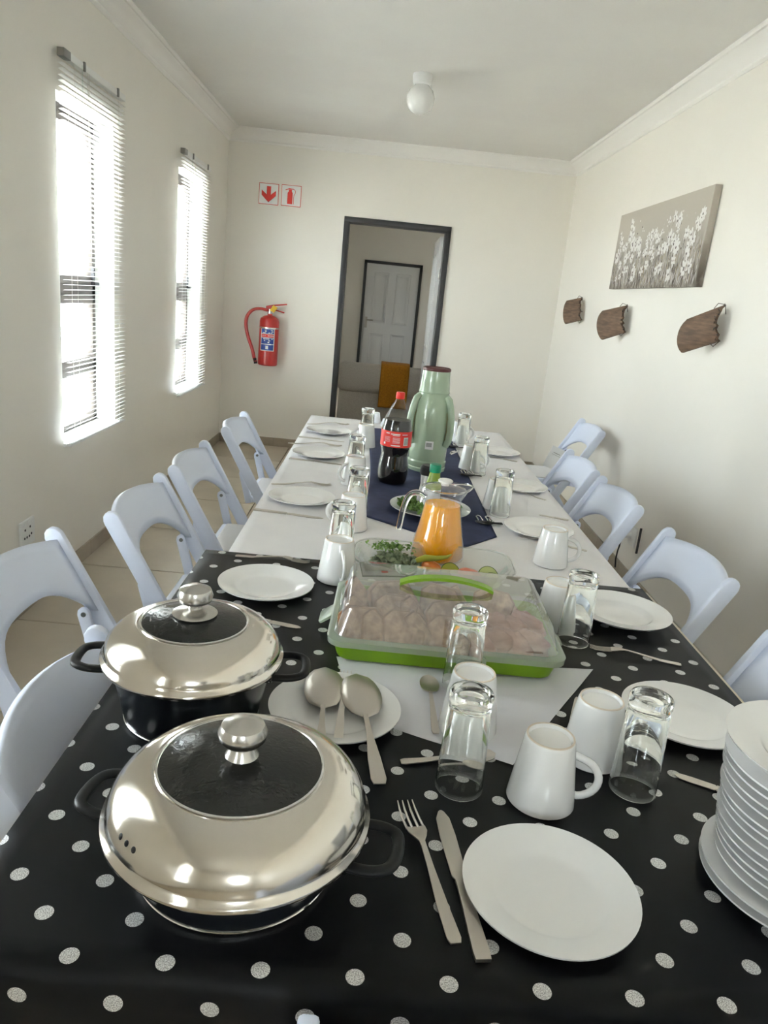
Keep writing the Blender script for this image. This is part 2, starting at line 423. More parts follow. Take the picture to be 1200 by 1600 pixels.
# skirting tiles
def skirting(name, p0, p1, nrm):
    p0, p1, nrm = Vector(p0), Vector(p1), Vector(nrm); L = (p1 - p0).length; d = (p1 - p0) / L
    root = struct(name, MB().box((0, 0, 0), (L, .006, .079), Matrix(((d.x, nrm.x, 0, p0.x), (d.y, nrm.y, 0, p0.y), (0, 0, 1, 0), (0, 0, 0, 1)))), M['grout'])
    n = max(1, round(L / .46))
    for i in range(n):
        a = i * L / n + .0015; b = (i + 1) * L / n - .0015
        ob('tile', MB().box((a, .0, .0), (b, .011, .082), Matrix(((d.x, nrm.x, 0, p0.x), (d.y, nrm.y, 0, p0.y), (0, 0, 1, 0), (0, 0, 0, 1)))), M['skirt'], root, bevel=.001, seg=1)
skirting('baseboard_left', (XL, YF, 0), (XL, YB, 0), (1, 0, 0))
skirting('baseboard_right', (XR, YF, 0), (XR, YB, 0), (-1, 0, 0))
skirting('baseboard_back', (XL + .012, YB, 0), (DOORX[0] - .04, YB, 0), (0, -1, 0))
skirting('trim_5', (DOORX[1] + .04, YB, 0), (XR - .012, YB, 0), (0, -1, 0))
skirting('baseboard_far', (XL + .01, 13.0, 0), (-.42, 13.0, 0), (0, -1, 0))
skirting('trim_6', (.65, 13.0, 0), (XR - .01, 13.0, 0), (0, -1, 0))

# doorway frame (steel) and open door leaf
a, b = DOORX
d1 = struct('door_1', MB().box((a - .035, YB - .018, 0), (a + .012, YB + .158, DOORZ)).box((b - .012, YB - .018, 0), (b + .035, YB + .158, DOORZ))
       .box((a - .035, YB - .018, DOORZ - .012), (b + .035, YB + .158, DOORZ + .035)), M['frame'], bevel=.003)
def leaf(name, w, h, parent, Mx, gap=0):
    """four panel moulded door; local x = width, y = thickness, z up"""
    pan = [(.13, w / 2 - .055, 1.02, h - .13), (w / 2 + .055, w - .13, 1.02, h - .13), (.13, w / 2 - .055, .16, .86), (w / 2 + .055, w - .13, .16, .86)]
    mb = wall_mb('y', 0, .04, 0, w, 0, h, pan)
    mb.v = [tuple(Mx @ Vector(v)) for v in mb.v]
    lf = ob(name, mb, M['doorwhite'], parent)
    for p in pan:
        q = MB().box((p[0], .014, p[2]), (p[1], .026, p[3]), Mx)
        for w0, y_ in ((0, -.009), (.012, -.004)):
            a0, a1, c0, c1 = p[0] + w0, p[1] - w0, p[2] + w0, p[3] - w0
            for bb in ((a0, a0 + .016, c0, c1), (a1 - .016, a1, c0, c1), (a0, a1, c0, c0 + .016), (a0, a1, c1 - .016, c1)): q.box((bb[0], y_, bb[2]), (bb[1], .040 - y_, bb[3]), Mx)
        q.box((p[0] + .055, .004, p[2] + .055), (p[1] - .055, .036, p[3] - .055), Mx)
        ob('panel', q, M['doorwhite'], lf, bevel=.004)
    return lf
leaf('door_leaf', .82, 2.03, d1, TR(b - .004, YB + .165, .01) @ RZ(math.radians(89.7)) @ TR(0, -.0, 0))
for z in (.3, 1.72):
    ob('hinge', MB().tube([(b - .018, YB + .145, z - .05), (b - .018, YB + .145, z + .05)], .008), M['brushed'], d1)
d2 = struct('door_2', MB().box((-.37, 12.97, 0), (-.325, 13.13, 2.02)).box((.555, 12.97, 0), (.60, 13.13, 2.02)).box((-.37, 12.97, 1.975), (.60, 13.13, 2.02)), M['frame'])
leaf('door_leaf', .88, 1.975, d2, TR(-.325, 13.03, .0))
ob('handle', MB().box((-.285, 13.012, .93), (-.245, 13.03, 1.11)).tube([(-.265, 13.02, 1.06), (-.265, 12.985, 1.06), (-.15, 12.985, 1.06)], .011), M['steel_dark'], d2)

# windows
def window(n, y0, y1):
    z0, z1 = WINZ; x = XL - .15
    def bars(L): 
        mb = MB()
        for q in L: mb.box(q[0], q[1])
        return mb
    f = .045
    root = struct('window_%d' % n, bars([((x, y0, z0), (x + .05, y0 + f, z1)), ((x, y1 - f, z0), (x + .05, y1, z1)), ((x, y0, z0), (x + .05, y1, z0 + f)),
        ((x, y0, z1 - f), (x + .05, y1, z1)), ((x, y0, 1.33), (x + .05, y1, 1.39)), ((x, y0, .93), (x + .05, y1, .98))]), M['alu'], bevel=.003)
    for za, zb in ((1.39, z1 - f), (.98, 1.33)):
        g = .036; s = x + .012
        ya, yb = y0 + f, y1 - f
        ob('sash', bars([((s, ya, za), (s + .052, ya + g, zb)), ((s, yb - g, za), (s + .052, yb, zb)), ((s, ya, za), (s + .052, yb, za + g)), ((s, ya, zb - g), (s + .052, yb, zb))]), M['alu'], root, bevel=.002)
    for za, zb in ((1.39, z1 - f), (.98, 1.33), (z0 + f, .93)):
        ob('pane', MB().box((x + .022, y0 + f * .7, za), (x + .026, y1 - f * .7, zb)), M['pane'], root)
    ob('sill', MB().box((XL - .10, y0, z0), (XL + .012, y1, z0 + .018)), M['reveal'], root, bevel=.003)
    for q in (((XL - .10, y0, z0), (XL - .0, y0 + .006, z1)), ((XL - .10, y1 - .006, z0), (XL - .0, y1, z1)), ((XL - .10, y0, z1 - .006), (XL - .0, y1, z1))):
        ob('reveal', MB().box(*q), M['reveal'], root)
    ob('latch', MB().box((x + .064, y1 - .10, 1.40), (x + .078, y1 - .08, 1.47)).box((x + .064, y1 - .10, 1.385), (x + .085, y1 - .04, 1.40)), M['frame'], root)
for i, (a, b) in enumerate(WINS): window(i + 1, a, b)
x0, x1, z0, z1 = BACKWIN
bw = MB()
for xa in (x0, (x0 + x1) / 2 - .03, x1 - .06): bw.box((xa, YF - .12, z0), (xa + .06, YF - .06, z1))
bw.box((x0, YF - .12, z0), (x1, YF - .06, z0 + .06)).box((x0, YF - .12, z1 - .06), (x1, YF - .06, z1))
r = struct('rear_window', bw, M['alu']); ob('pane', MB().box((x0, YF - .095, z0), (x1, YF - .09, z1)), M['pane'], r)  # small rear window out of view, not a door
y0, y1, z0, z1 = ADDED_FARWIN
r = struct('window_5', MB().box((XL - .17, y0, z0), (XL - .12, y0 + .05, z1)).box((XL - .17, y1 - .05, z0), (XL - .12, y1, z1)).box((XL - .17, y0, z0), (XL - .12, y1, z0 + .05)).box((XL - .17, y0, z1 - .05), (XL - .12, y1, z1))
           .box((XL - .17, 10.08, z0), (XL - .12, 10.12, z1)), M['alu']); ob('pane', MB().box((XL - .15, y0, z0), (XL - .145, y1, z1)), M['pane'], r)  # added opening, brings daylight into the far room

# ------------------------------------------------------------------ venetian blinds
slat_m = MB().grid(lambda u, v: ((v - .5) * .025, (u - .5) * .76, .0022 * (1 - (2 * v - 1) ** 2)), 1, 4)
slat_mesh = slat_m.mesh('slat', M['slat'], angle=60)
def blind(y0, y1, ztop, zbot, label, seed):
    rnd = random.Random(seed)
    X = XL + .034; yc = (y0 + y1) / 2; L = y1 - y0
    t = thing('venetian_blind', label, 'blind', (X, yc, zbot))
    ob('end_cap', MB().box((-.014, -L / 2 - .002, ztop - zbot - .032), (.017, -L / 2 + .07, ztop - zbot + .001)), M['hook'], t, bevel=.002)
    ob('headrail', MB().box((-.016, -L / 2, ztop - zbot - .03), (.014, L / 2, ztop - zbot)), M['slat'], t, bevel=.002)
    for s in (-.22, .34):
        ob('bracket', MB().box((.012, s * L - .007, ztop - zbot - .034), (.022, s * L + .007, ztop - zbot + .004)), M['hook'], t, bevel=.002)
    ob('bottom_rail', MB().box((-.013, -L / 2, 0), (.013, L / 2, .012)), M['slat'], t, bevel=.002)
    n = int((ztop - zbot - .05) / .0215)
    for i in range(n):
        o = ob('slat', slat_mesh, None, t)
        o.scale = (1, L / .76, 1)
        z = .024 + i * .0215
        o.location = (0, rnd.uniform(-.004, .004), z)
        low = max(0, 1 - i / 15)
        o.rotation_euler = (rnd.uniform(-.003, .003), math.radians(-6 - 22 * low + rnd.uniform(-2.5, 2.5)), 0)
    for s in (-.36, .36):
        ob('ladder_cord', MB().tube([(.0135, s * L, 0), (.0135, s * L, ztop - zbot - .03)], .0007, 4).tube([(-.0135, s * L, 0), (-.0135, s * L, ztop - zbot - .03)], .0007, 4), M['cord'], t)
    ob('pull_cord', MB().tube([(.02, -.18 * L, ztop - zbot - .03), (.022, -.18 * L, .95)], .0011, 5).tube([(.02, -.16 * L, ztop - zbot - .03), (.023, -.165 * L, .86)], .0011, 5), M['cord'], t)
    ob('tilt_wand', MB().tube([(.022, -.27 * L, ztop - zbot - .02), (.024, -.27 * L, ztop - zbot - .75)], .003, 6), M['pane'] , t)
blind(3.45, 4.215, 2.325, .655, 'white venetian blind over the nearer window beside the double socket', 1)
blind(5.385, 6.175, 2.285, .635, 'white venetian blind over the farther window close to the doorway wall', 2)
blind(.93, 1.695, 2.325, .655, 'white venetian blind added to dim the unseen window beside the near end of the table', 3)  # out of view, added to cut daylight on the near table
blind(-1.92, -1.155, 2.325, .655, 'white venetian blind added to dim the unseen window behind the photographer', 4)  # another unseen blind, added to hold back light from behind

# outside
h = bpy.data.objects.new('neighbouring_house', None); COL.objects.link(h); tag(h, 'pale neighbouring house seen through the blinds', 'building')
ob('wall', MB().box((-13, 10, -.5), (-9, 40, 4.2)), M['house'], h)
ob('roof', MB().prism([(-13.5, 4.2), (-8.6, 4.2), (-11, 5.6)], -9.5, -40.5, Matrix.Rotation(math.radians(90), 4, 'X')), M['roof'], h)
o = struct('ground', MB().box((-60, -60, -.6), (60, 80, -.5)), M['yard'])

# ------------------------------------------------------------------ ceiling lamp
p = at(661, 116, ZC)
t = thing('ceiling_lamp', 'white globe ceiling lamp on a short white base', 'ceiling lamp', (p.x, p.y, ZC))
ob('base', MB().lathe([(.0, 0), (.056, 0), (.058, -.01), (.052, -.052), (.044, -.058), (0, -.058)], 32), M['white'], t)
ob('globe', MB().lathe([(.040, -.05), (.044, -.062), (.070, -.085), (.082, -.12), (.080, -.155), (.064, -.187), (.038, -.206), (.015, -.212), (0, -.213)], 36), M['milk'], t, angle=80)
ob('switch_wire', MB().tube([(.052, -.0, -.04), (.064, 0, -.09)], .002), M['white'], t)

# ------------------------------------------------------------------ extinguisher + signs on the wall with the doorway
def W(u, v, dy=0): return aty(u, v, YB + dy)
p = W(420, 569); e = thing('fire_extinguisher', 'red fire extinguisher with black hose hanging on the wall left of the doorway', 'extinguisher', (p.x, YB - .09, p.z))
e.scale = (1, 1, .83); e['label'] = 'red fire extinguisher with red hose hanging on the wall left of the doorway'
R_ = .088
ob('cylinder', MB().lathe([(0, 0), (R_ - .008, 0), (R_, .01), (R_, .47), (R_ - .008, .50), (.05, .525), (.022, .535), (.02, .56), (0, .56)], 40), M['red'], e)
ob('valve', MB().lathe([(0, .55), (.024, .55), (.024, .60), (.015, .61), (0, .61)], 20), M['brushed'], e)
ob('handle', MB().tube([(-.03, -.01, .605), (.03, -.01, .60), (.13, -.01, .575)], .007, 6).tube([(-.03, -.01, .625), (.02, -.01, .64), (.15, -.01, .665)], .007, 6).cbox((-.01, -.01, .615), (.05, .024, .03)), M['red'], e)
ob('pin_tag', MB().cbox((0, 0, 0), (.045, .008, .065), TR(.035, -.026, .605) @ Matrix.Rotation(.5, 4, 'Y')), M['yellow'], e)
ob('hose', MB().tube(cr([(-.02, -.02, .585), (-.08, -.03, .595), (-.15, -.03, .575), (-.20, -.03, .50), (-.205, -.03, .40), (-.18, -.03, .28), (-.14, -.03, .16), (-.115, -.04, .06), (-.10, -.05, .03)]), .016, 10), M['red'], e)
ob('nozzle', MB().tube([(-.112, -.045, .07), (-.10, -.05, .01)], .015, 10), M['black'], e)
ob('bracket', MB().cbox((0, .078, .30), (.05, .024, .2)).lathe([(R_ + .003, .395), (R_ + .003, .41)], 40), M['brushed'], e)
def curved(a0, a1, z0, z1, r, n=14):
    return MB().grid(lambda u, v: (r * math.sin(a0 + (a1 - a0) * u), -r * math.cos(a0 + (a1 - a0) * u), z0 + (z1 - z0) * v), n, 1)
lb = ob('label', curved(-.75, .75, .16, .40, R_ + .0012), M['paper'], e, label='white blue and red instruction label')
rr = R_ + .002
for (za, zb, m) in ((.345, .392, 'blue'), (.305, .338, 'redp'), (.235, .298, 'blue'), (.168, .228, 'blue')):
    ob('print_band', curved(-.66, .66, za, zb, rr), M[m], lb)
for k in range(26):
    zc_ = random.choice((.380, .365, .352, .288, .270, .252, .322)); a_ = random.uniform(-.6, .5)
    ob('print_mark', curved(a_, a_ + random.uniform(.08, .22), zc_ - .004, zc_ + .004, rr + .0006, 3), M['paper'], lb)
ob('print_mark', curved(-.15, .12, .18, .215, rr + .0006, 3), M['lilac'], lb)

def sign(u0, v0, u1, v1, label, draw):
    a = W(u0, v0, -.004); b = W(u1, v1, -.004); cx, cz = (a.x + b.x) / 2, (a.z + b.z) / 2; s = .172
    t = thing('safety_sign', label, 'sign', (cx, YB - .004, cz))
    ob('plate', MB().cbox((0, 0, 0), (s, .005, s)), M['redp'], t)
    ob('face', MB().cbox((0, -.003, 0), (s - .008, .002, s - .008)), M['paper'], t)
    MX = TR(0, -.0045, 0) @ Matrix.Rotation(PI / 2, 4, 'X')
    draw(t, MX)
def arrow(t, MX):
    ob('arrow_symbol', MB().prism([(-.018, .062), (.018, .062), (.018, -.005), (.062, .03), (.062, -.012), (0, -.068), (-.062, -.012), (-.062, .03), (-.018, -.005)], 0, .001, MX), M['redp'], t)
def exti(t, MX):
    mb = MB().prism([(-.032, -.068), (.012, -.068), (.012, .022), (.004, .034), (.004, .05), (-.022, .05), (-.022, .034), (-.032, .022)], 0, .001, MX)
    mb.prism([(-.05, .040), (-.02, .052), (.02, .052), (.02, .058), (-.02, .060), (-.052, .046)], 0, .001, MX)
    pts = [(.004, .054), (.025, .052), (.036, .040), (.034, .022), (.024, .005), (.022, -.015), (.022, -.068)]
    for p, q in zip(pts, pts[1:]):
        d = Vector((q[0] - p[0], q[1] - p[1])); n = Vector((-d.y, d.x)).normalized() * .002
        mb.prism([(p[0] + n.x, p[1] + n.y), (p[0] - n.x, p[1] - n.y), (q[0] - n.x, q[1] - n.y), (q[0] + n.x, q[1] + n.y)], 0, .001, MX)
    ob('extinguisher_symbol', mb, M['redp'], t)
sign(405, 285, 435, 321, 'square white sign with a red arrow pointing down', arrow)
sign(440, 288, 470, 324, 'square white sign with a red fire extinguisher symbol', exti)

# ------------------------------------------------------------------ sockets
def socket(X, y, z, sx, label, w=.115, holes=True):
    t = thing('wall_socket', label, 'socket', (X, y, z))
    ob('plate', MB().cbox((sx * .006, 0, 0), (.012, w, .115)), M['white'], t, bevel=.004)
    if holes:
        for (py, pz) in ((-.028, .018), (.018, .022), (-.035, -.018), (-.014, -.018), (.008, -.018), (.028, -.012)):
            ob('socket_hole', MB().lathe([(0, 0), (.0055, 0), (.0055, .0012), (0, .0012)], 10, M=TR(sx * .0122, py, pz) @ Matrix.Rotation(PI / 2, 4, 'Y')), M['black'], t)
        for py in (-.03, .012):
            ob('switch', MB().cbox((sx * .0135, py, .042), (.004, .02, .016)), M['white'], t, bevel=.001)
    return t
p0, p1 = atx(27, 812, XL), atx(52, 850, XL)
socket(XL, (p0.y + p1.y) / 2, (p0.z + p1.z) / 2, 1, 'white double wall socket low on the left wall', .13)
p0 = atx(990, 838, XR)
socket(XR, p0.y, p0.z, -1, 'cream wall socket with a cable low on the right wall', .11, False)
t = thing('power_cable', 'short black cable with a white plug hanging from the right wall socket', 'cable', (XR - .012, p0.y + .02, p0.z))
ob('plug', MB().lathe([(0, 0), (.02, 0), (.018, .03), (.008, .04), (0, .04)], 14, M=Matrix.Rotation(-PI / 2, 4, 'Y')), M['white'], t)
ob('cord', MB().tube([(-.035, 0, -.005), (-.05, .0, -.03), (-.045, .02, -.08), (-.035, .06, -.12), (-.03, .08, -.18), (-.02, .09, -.235)], .0045, 6), M['black'], t)
t = ob('dark_strip', MB().cbox((XR - .012, p0.y - .12, p0.z + .01), (.012, .006, .15)), M['frame']); tag(t, 'thin dark strip standing out beside the right wall socket', 'strip')

# ------------------------------------------------------------------ canvas picture
def painting():
    t = thing('canvas_picture', 'stretched canvas painting of white daisies on a grey beige meadow', 'picture', (XR - .02, 0, 0))
    y0, y1, z0, z1 = 3.86, 5.33, 1.672, 2.145     # right end, left end as seen
    X = -.018
    m = mat('painted_canvas', (.40, .37, .33), .8)
    # vertical blend: pale taupe above, darker grass below, with streaky noise
    tc = nd(m, 'ShaderNodeTexCoord'); sp = nd(m, 'ShaderNodeSeparateXYZ'); lk(m, tc.outputs['Object'], sp.inputs[0])
    mp = nd(m, 'ShaderNodeMapping'); mp.inputs['Scale'].default_value = (1, 3, .5); lk(m, tc.outputs['Object'], mp.inputs[0])
    nz = nd(m, 'ShaderNodeTexNoise'); nz.inputs['Scale'].default_value = 22; nz.inputs['Detail'].default_value = 5; lk(m, mp.outputs[0], nz.inputs[0])
    mr = nd(m, 'ShaderNodeMapRange'); mr.inputs[1].default_value = z0 + .30; mr.inputs[2].default_value = z0 + .05; lk(m, sp.outputs[2], mr.inputs[0])
    ml = nd(m, 'ShaderNodeMath', operation='MULTIPLY'); lk(m, mr.outputs[0], ml.inputs[0])
    m3 = nd(m, 'ShaderNodeMapRange'); m3.inputs[1].default_value = .3; m3.inputs[2].default_value = .6; lk(m, nz.outputs[0], m3.inputs[0]); lk(m, m3.outputs[0], ml.inputs[1])
    mx = nd(m, 'ShaderNodeMix', data_type='RGBA'); mx.inputs['A'].default_value = (.47, .43, .37, 1); mx.inputs['B'].default_value = (.13, .105, .085, 1)
    lk(m, ml.outputs[0], mx.inputs['Factor']); lk(m, mx.outputs['Result'], bsdf(m).inputs['Base Color'])
    ob('canvas', MB().box((X, y0, z0), (.018, y1, z1)), m, t, bevel=.002)
    rnd = random.Random(7); xs = X - .0012
    pm = [mat('paint_white', (.74, .72, .69), .7), mat('paint_pale_grey', (.52, .48, .45), .7), mat('paint_dark', (.07, .05, .045), .7), mat('paint_ochre', (.40, .33, .22), .7)]
    L = [MB() for _ in pm]
    def petal(k, y, z, a, l, w, x=xs):
        c, s = math.cos(a), math.sin(a); pts = [(0, 0), (.3, .8), (.7, 1), (1, .35), (1, -.35), (.7, -1), (.3, -.8)]
        L[k].add([(x - rnd.uniform(0, .0008), y + c * p * l - s * q * w, z + s * p * l + c * q * w) for p, q in pts], [tuple(range(7))])
    for _ in range(700):   # grass strokes
        y = rnd.uniform(y0 + .01, y1 - .01); z = z0 + .005 + rnd.random() ** 1.6 * .2; a = PI / 2 + rnd.gauss(0, .35); l = rnd.uniform(.03, .08)
        if y + math.cos(a) * l > y1 or y + math.cos(a) * l < y0: continue
        petal(rnd.choice((1, 1, 2, 3, 1)), y, z, a, l, .0035)
    fl_ = []
    for _ in range(78):
        y = rnd.uniform(y0 + .07, y1 - .07); top = .36 + .05 * math.sin((y - y0) * 6)
        z = z0 + rnd.uniform(.06, top) if rnd.random() < .75 else z0 + rnd.uniform(.2, .30)
        fl_.append((y, z, rnd.uniform(.022, .048)))
    for y, z, r in fl_:
        petal(2, y, z, -PI / 2 + rnd.gauss(0, .15), .05, .0012)
        n = rnd.randint(5, 8); a0 = rnd.random() * 6
        for k in range(n): petal(0 if rnd.random() < .8 else 1, y, z, a0 + k * 2 * PI / n, r * rnd.uniform(.8, 1.1), r * .26, xs - .0008)
        L[2].add([(xs - .0025, y + r * .17 * math.cos(q * PI / 3), z + r * .17 * math.sin(q * PI / 3)) for q in range(6)], [tuple(range(6))])
    for _ in range(60):
        y = rnd.uniform(y0 + .1, y1 - .1); z = z0 + rnd.uniform(.1, .40); petal(rnd.choice((0, 2, 1)), y, z, rnd.random() * 6, .012, .006)
    for mb, mm, nm in zip(L, pm, ('white_petals', 'pale_strokes', 'dark_strokes', 'ochre_strokes')):
        mb.keep = True; o = ob(nm, mb, mm, t); o['kind'] = 'stuff'
painting()

# ------------------------------------------------------------------ curved wooden wall ornaments
def shell(c, label, bulge=.03):
    """c: TL, BL, TR, BR sight corners (u, v); left end stands off the wall, right end is near it"""
    TL, BL = atx(*c[0], XR - .12), atx(*c[1], XR - .12); TRr, BR = atx(*c[2], XR - .035), atx(*c[3], XR - .035)
    cen = (TL + BL + TRr + BR) / 4
    n = (TRr - TL).cross(BL - TL).normalized()
    if n.x > 0: n = -n
    t = thing('wood_wall_ornament', label, 'wall ornament', cen, group=None)
    rnd = random.Random(int(cen.y * 100))
    jag = [rnd.uniform(-.04, .05) for _ in range(13)]
    def fn(off):
        def g(u, v):
            uu = .06 * (abs(2 * v - 1) ** 4) + u * (1 - .06 * (abs(2 * v - 1) ** 4) + jag[int(v * 12)] * 1.0) 
            p = TL.lerp(TRr, uu).lerp(BL.lerp(BR, uu), v)
            return p - cen + n * (bulge * (1 - (2 * v - 1) ** 2) + off)
        return g
    mb = MB(); NU, NV = 10, 12
    mb.grid(fn(0), NU, NV); mb.grid(fn(-.014), NU, NV); m_ = (NU + 1) * (NV + 1)
    rim = [i for i in range(NU)] ; idx = lambda i, j: j * (NU + 1) + i
    loop = [idx(i, 0) for i in range(NU)] + [idx(NU, j) for j in range(NV)] + [idx(i, NV) for i in range(NU, 0, -1)] + [idx(0, j) for j in range(NV, 0, -1)]
    mb.f += [(loop[k], loop[(k + 1) % len(loop)], loop[(k + 1) % len(loop)] + m_, loop[k] + m_) for k in range(len(loop))]
    ob('wood_slab', mb, M['wood'], t, angle=50)
    g = fn(.004); eb = MB()
    for j in range(12):
        p = Vector(g(1, j / 12)); eb.add([p + Vector((0, rnd.uniform(-.012, .012), rnd.uniform(-.01, .01))) + n * rnd.uniform(-.012, .004) for _ in range(4)], [(0, 1, 2), (0, 2, 3), (0, 1, 3), (1, 2, 3)])
    ob('bark_edge', eb, M['wood_edge'], t)
    a_, b_ = Vector(g(.75, 0)), Vector(g(1.02, .08)); 
    ob('wire', MB().tube([a_, a_.lerp(b_, .4) + Vector((0, 0, .02)), b_ + Vector((.01, 0, .012)), b_ + Vector((.02, 0, -.03))], .002, 5), M['wire'], t)
    ob('wire', MB().tube([Vector(g(.8, 1)), Vector(g(.9, 1)) + Vector((0, 0, -.02)), Vector(g(1, .95)) + Vector((.02, 0, -.005))], .002, 5), M['wire'], t)
    ob('nail', MB().tube([Vector(g(.5, .5)) - n * .02, Vector((XR - cen.x, 0, 0))], .004, 6), M['wire'], t)
shell([(1070, 500), (1061, 552), (1130, 477), (1122, 533)], 'largest curved wood ornament on the right wall, lowest below the daisy painting', .03)
shell([(939, 486), (937, 531), (979, 477), (975, 519)], 'curved wood ornament in the middle of the three on the right wall')
shell([(884, 470), (881, 506), (908, 465), (907, 500)], 'smallest curved wood ornament, next to the corner of the doorway wall', .02)
for o in list(bpy.data.objects):
    if o.get('category') == 'wall ornament': o['group'] = 'wooden ornaments on the right wall'

# ------------------------------------------------------------------ sofa beyond the doorway
sx0, sx1, sy = -.40, 1.50, 8.12
t = thing('sofa', 'grey fabric sofa seen from behind through the doorway', 'sofa', (.55, sy, 0))
def soft(mb, name, m, parent, bev=.05): return ob(name, mb, m, parent, bevel=bev, seg=4, angle=60)
soft(MB().box((-.95, .03, .05), (.95, .17, .47)), 'back_frame', M['sofa'], t, .02)
soft(MB().box((-.97, -.05, .45), (.0, .20, .755)), 'back_cushion', M['sofa'], t, .07)
soft(MB().box((.005, -.05, .45), (.97, .20, .775)), 'back_cushion', M['sofa'], t, .07)
soft(MB().box((-.93, .17, .05), (.93, .85, .42)), 'seat', M['sofa'], t)
soft(MB().box((-.95, .15, .05), (-.78, .88, .58)), 'armrest', M['sofa'], t); soft(MB().box((.78, .15, .05), (.95, .88, .58)), 'armrest', M['sofa'], t)
for xx in (-.88, .84):
    for yy in (.06, .8): ob('leg', MB().box((xx, yy, 0), (xx + .05, yy + .05, .05)), M['black'], t)
tl, tr_ = aty(597, 560, sy).x, aty(641, 566, sy).x
def thr(u, v):
    s = v * 1.05
    if s < .33: y, z = .26 - .0 , .45 + s
    elif s < .60: a = (s - .33) / .27; y, z = .26 - .31 * a, .775 + .012 * math.sin(a * PI)
    else: y, z = -.05 - .01 * math.sin((s - .6) * 8), .765 - (s - .6)
    y += .006 * math.sin(u * 17)
    return (tl + (tr_ - tl) * u, sy + y, z)
o = ob('throw_blanket', MB().grid(thr, 14, 40), M['throw'], solid=.01, angle=60); tag(o, 'mustard orange throw draped over the back of the grey sofa', 'blanket')

# ------------------------------------------------------------------ tables and cloths
def table(name, label, x0, x1, y0, y1):
    t = thing(name, label, 'table', ((x0 + x1) / 2, (y0 + y1) / 2, 0)); a, b = (x1 - x0) / 2, (y1 - y0) / 2
    ob('tabletop', MB().box((-a, -b, T - .045), (a, b, T - .0032)), M['tableboard'], t, bevel=.006)
    for sx in (-1, 1):
        for s_ in (-1, 1):
            ob('leg', MB().tube([(sx * (a - .12), s_ * (b - .2), 0), (sx * (a - .12), s_ * (b - .2), T - .045)], .014, 10), M['greyprint'], t)
table('folding_table', 'folding table with a cream edge under the black spotted cloth', -.428, .835, .67, 1.99)
table('folding_table', 'long folding table under the white cloth', -.365, .778, 2.0, 4.51)
def cloth(name, x0, x1, y0, y1, z, drop, m, label, front=True, nx=None, step=.03, amp=.006, droprt=None, dropl=None, back=False):
    """cloth over a rectangle; uv = unfolded cloth coordinates in metres"""
    dl = dropl if dropl is not None else drop; dr = droprt if droprt is not None else drop; df = drop if front else 0; db = drop if back else 0
    xs = list(np.linspace(x0 - dl, x0, max(2, int(dl / step) + 1)))[:-1] + list(np.linspace(x0, x1, int((x1 - x0) / step) + 1)) + (list(np.linspace(x1, x1 + dr, max(2, int(dr / step) + 1)))[1:] if dr else [])
    ys = (list(np.linspace(y0 - df, y0, int(df / step) + 1))[:-1] if df else []) + list(np.linspace(y0, y1, int((y1 - y0) / step) + 1)) + (list(np.linspace(y1, y1 + db, int(db / step) + 1))[1:] if db else [])
    vs = []; uvs = []
    for yy in ys:
        for xx in xs:
            cx, cy = min(max(xx, x0), x1), min(max(yy, y0), y1); dx, dy = xx - cx, yy - cy; d = math.hypot(dx, dy)
            if d < 1e-6: p = Vector((cx, cy, z))
            else:
                ux, uy = dx / d, dy / d; r = .008; corner = min(abs(dx), abs(dy)) / d * 1.4
                fl_ = min(d, r) + max(0, d - r) * (.03 + .35 * corner) + (amp * math.sin(xx * 31 + yy * 27) * min(1, d / .12))
                p = Vector((cx + ux * fl_, cy + uy * fl_, z - max(0, d - r * .6) * (1 - .12 * corner)))
            vs.append(p); uvs.append((xx, yy))
    n = len(xs); fs = [(j * n + i, j * n + i + 1, (j + 1) * n + i + 1, (j + 1) * n + i) for j in range(len(ys) - 1) for i in range(n - 1)]
    me = bpy.data.meshes.new(name); me.from_pydata(vs, [], fs); uv = me.uv_layers.new(name='UVMap')
    for l in me.loops: uv.data[l.index].uv = uvs[l.vertex_index]
    me.materials.append(m); me.polygons.foreach_set('use_smooth', [True] * len(me.polygons))
    o = bpy.data.objects.new(name, me); COL.objects.link(o); md = o.modifiers.new('t', 'SOLIDIFY'); md.thickness = .0012; md.offset = -1
    return tag(o, label, 'tablecloth')
cloth('tablecloth', -.375, .788, 1.93, 4.525, T - .0015, .16, M['linen'], 'creased white tablecloth on the far table', front=False, back=True)
cloth('tablecloth', -.438, .822, .65, 2.0, T, .30, M['polka'], 'black tablecloth with silver polka dots on the near table', droprt=0, dropl=.02, back=False)

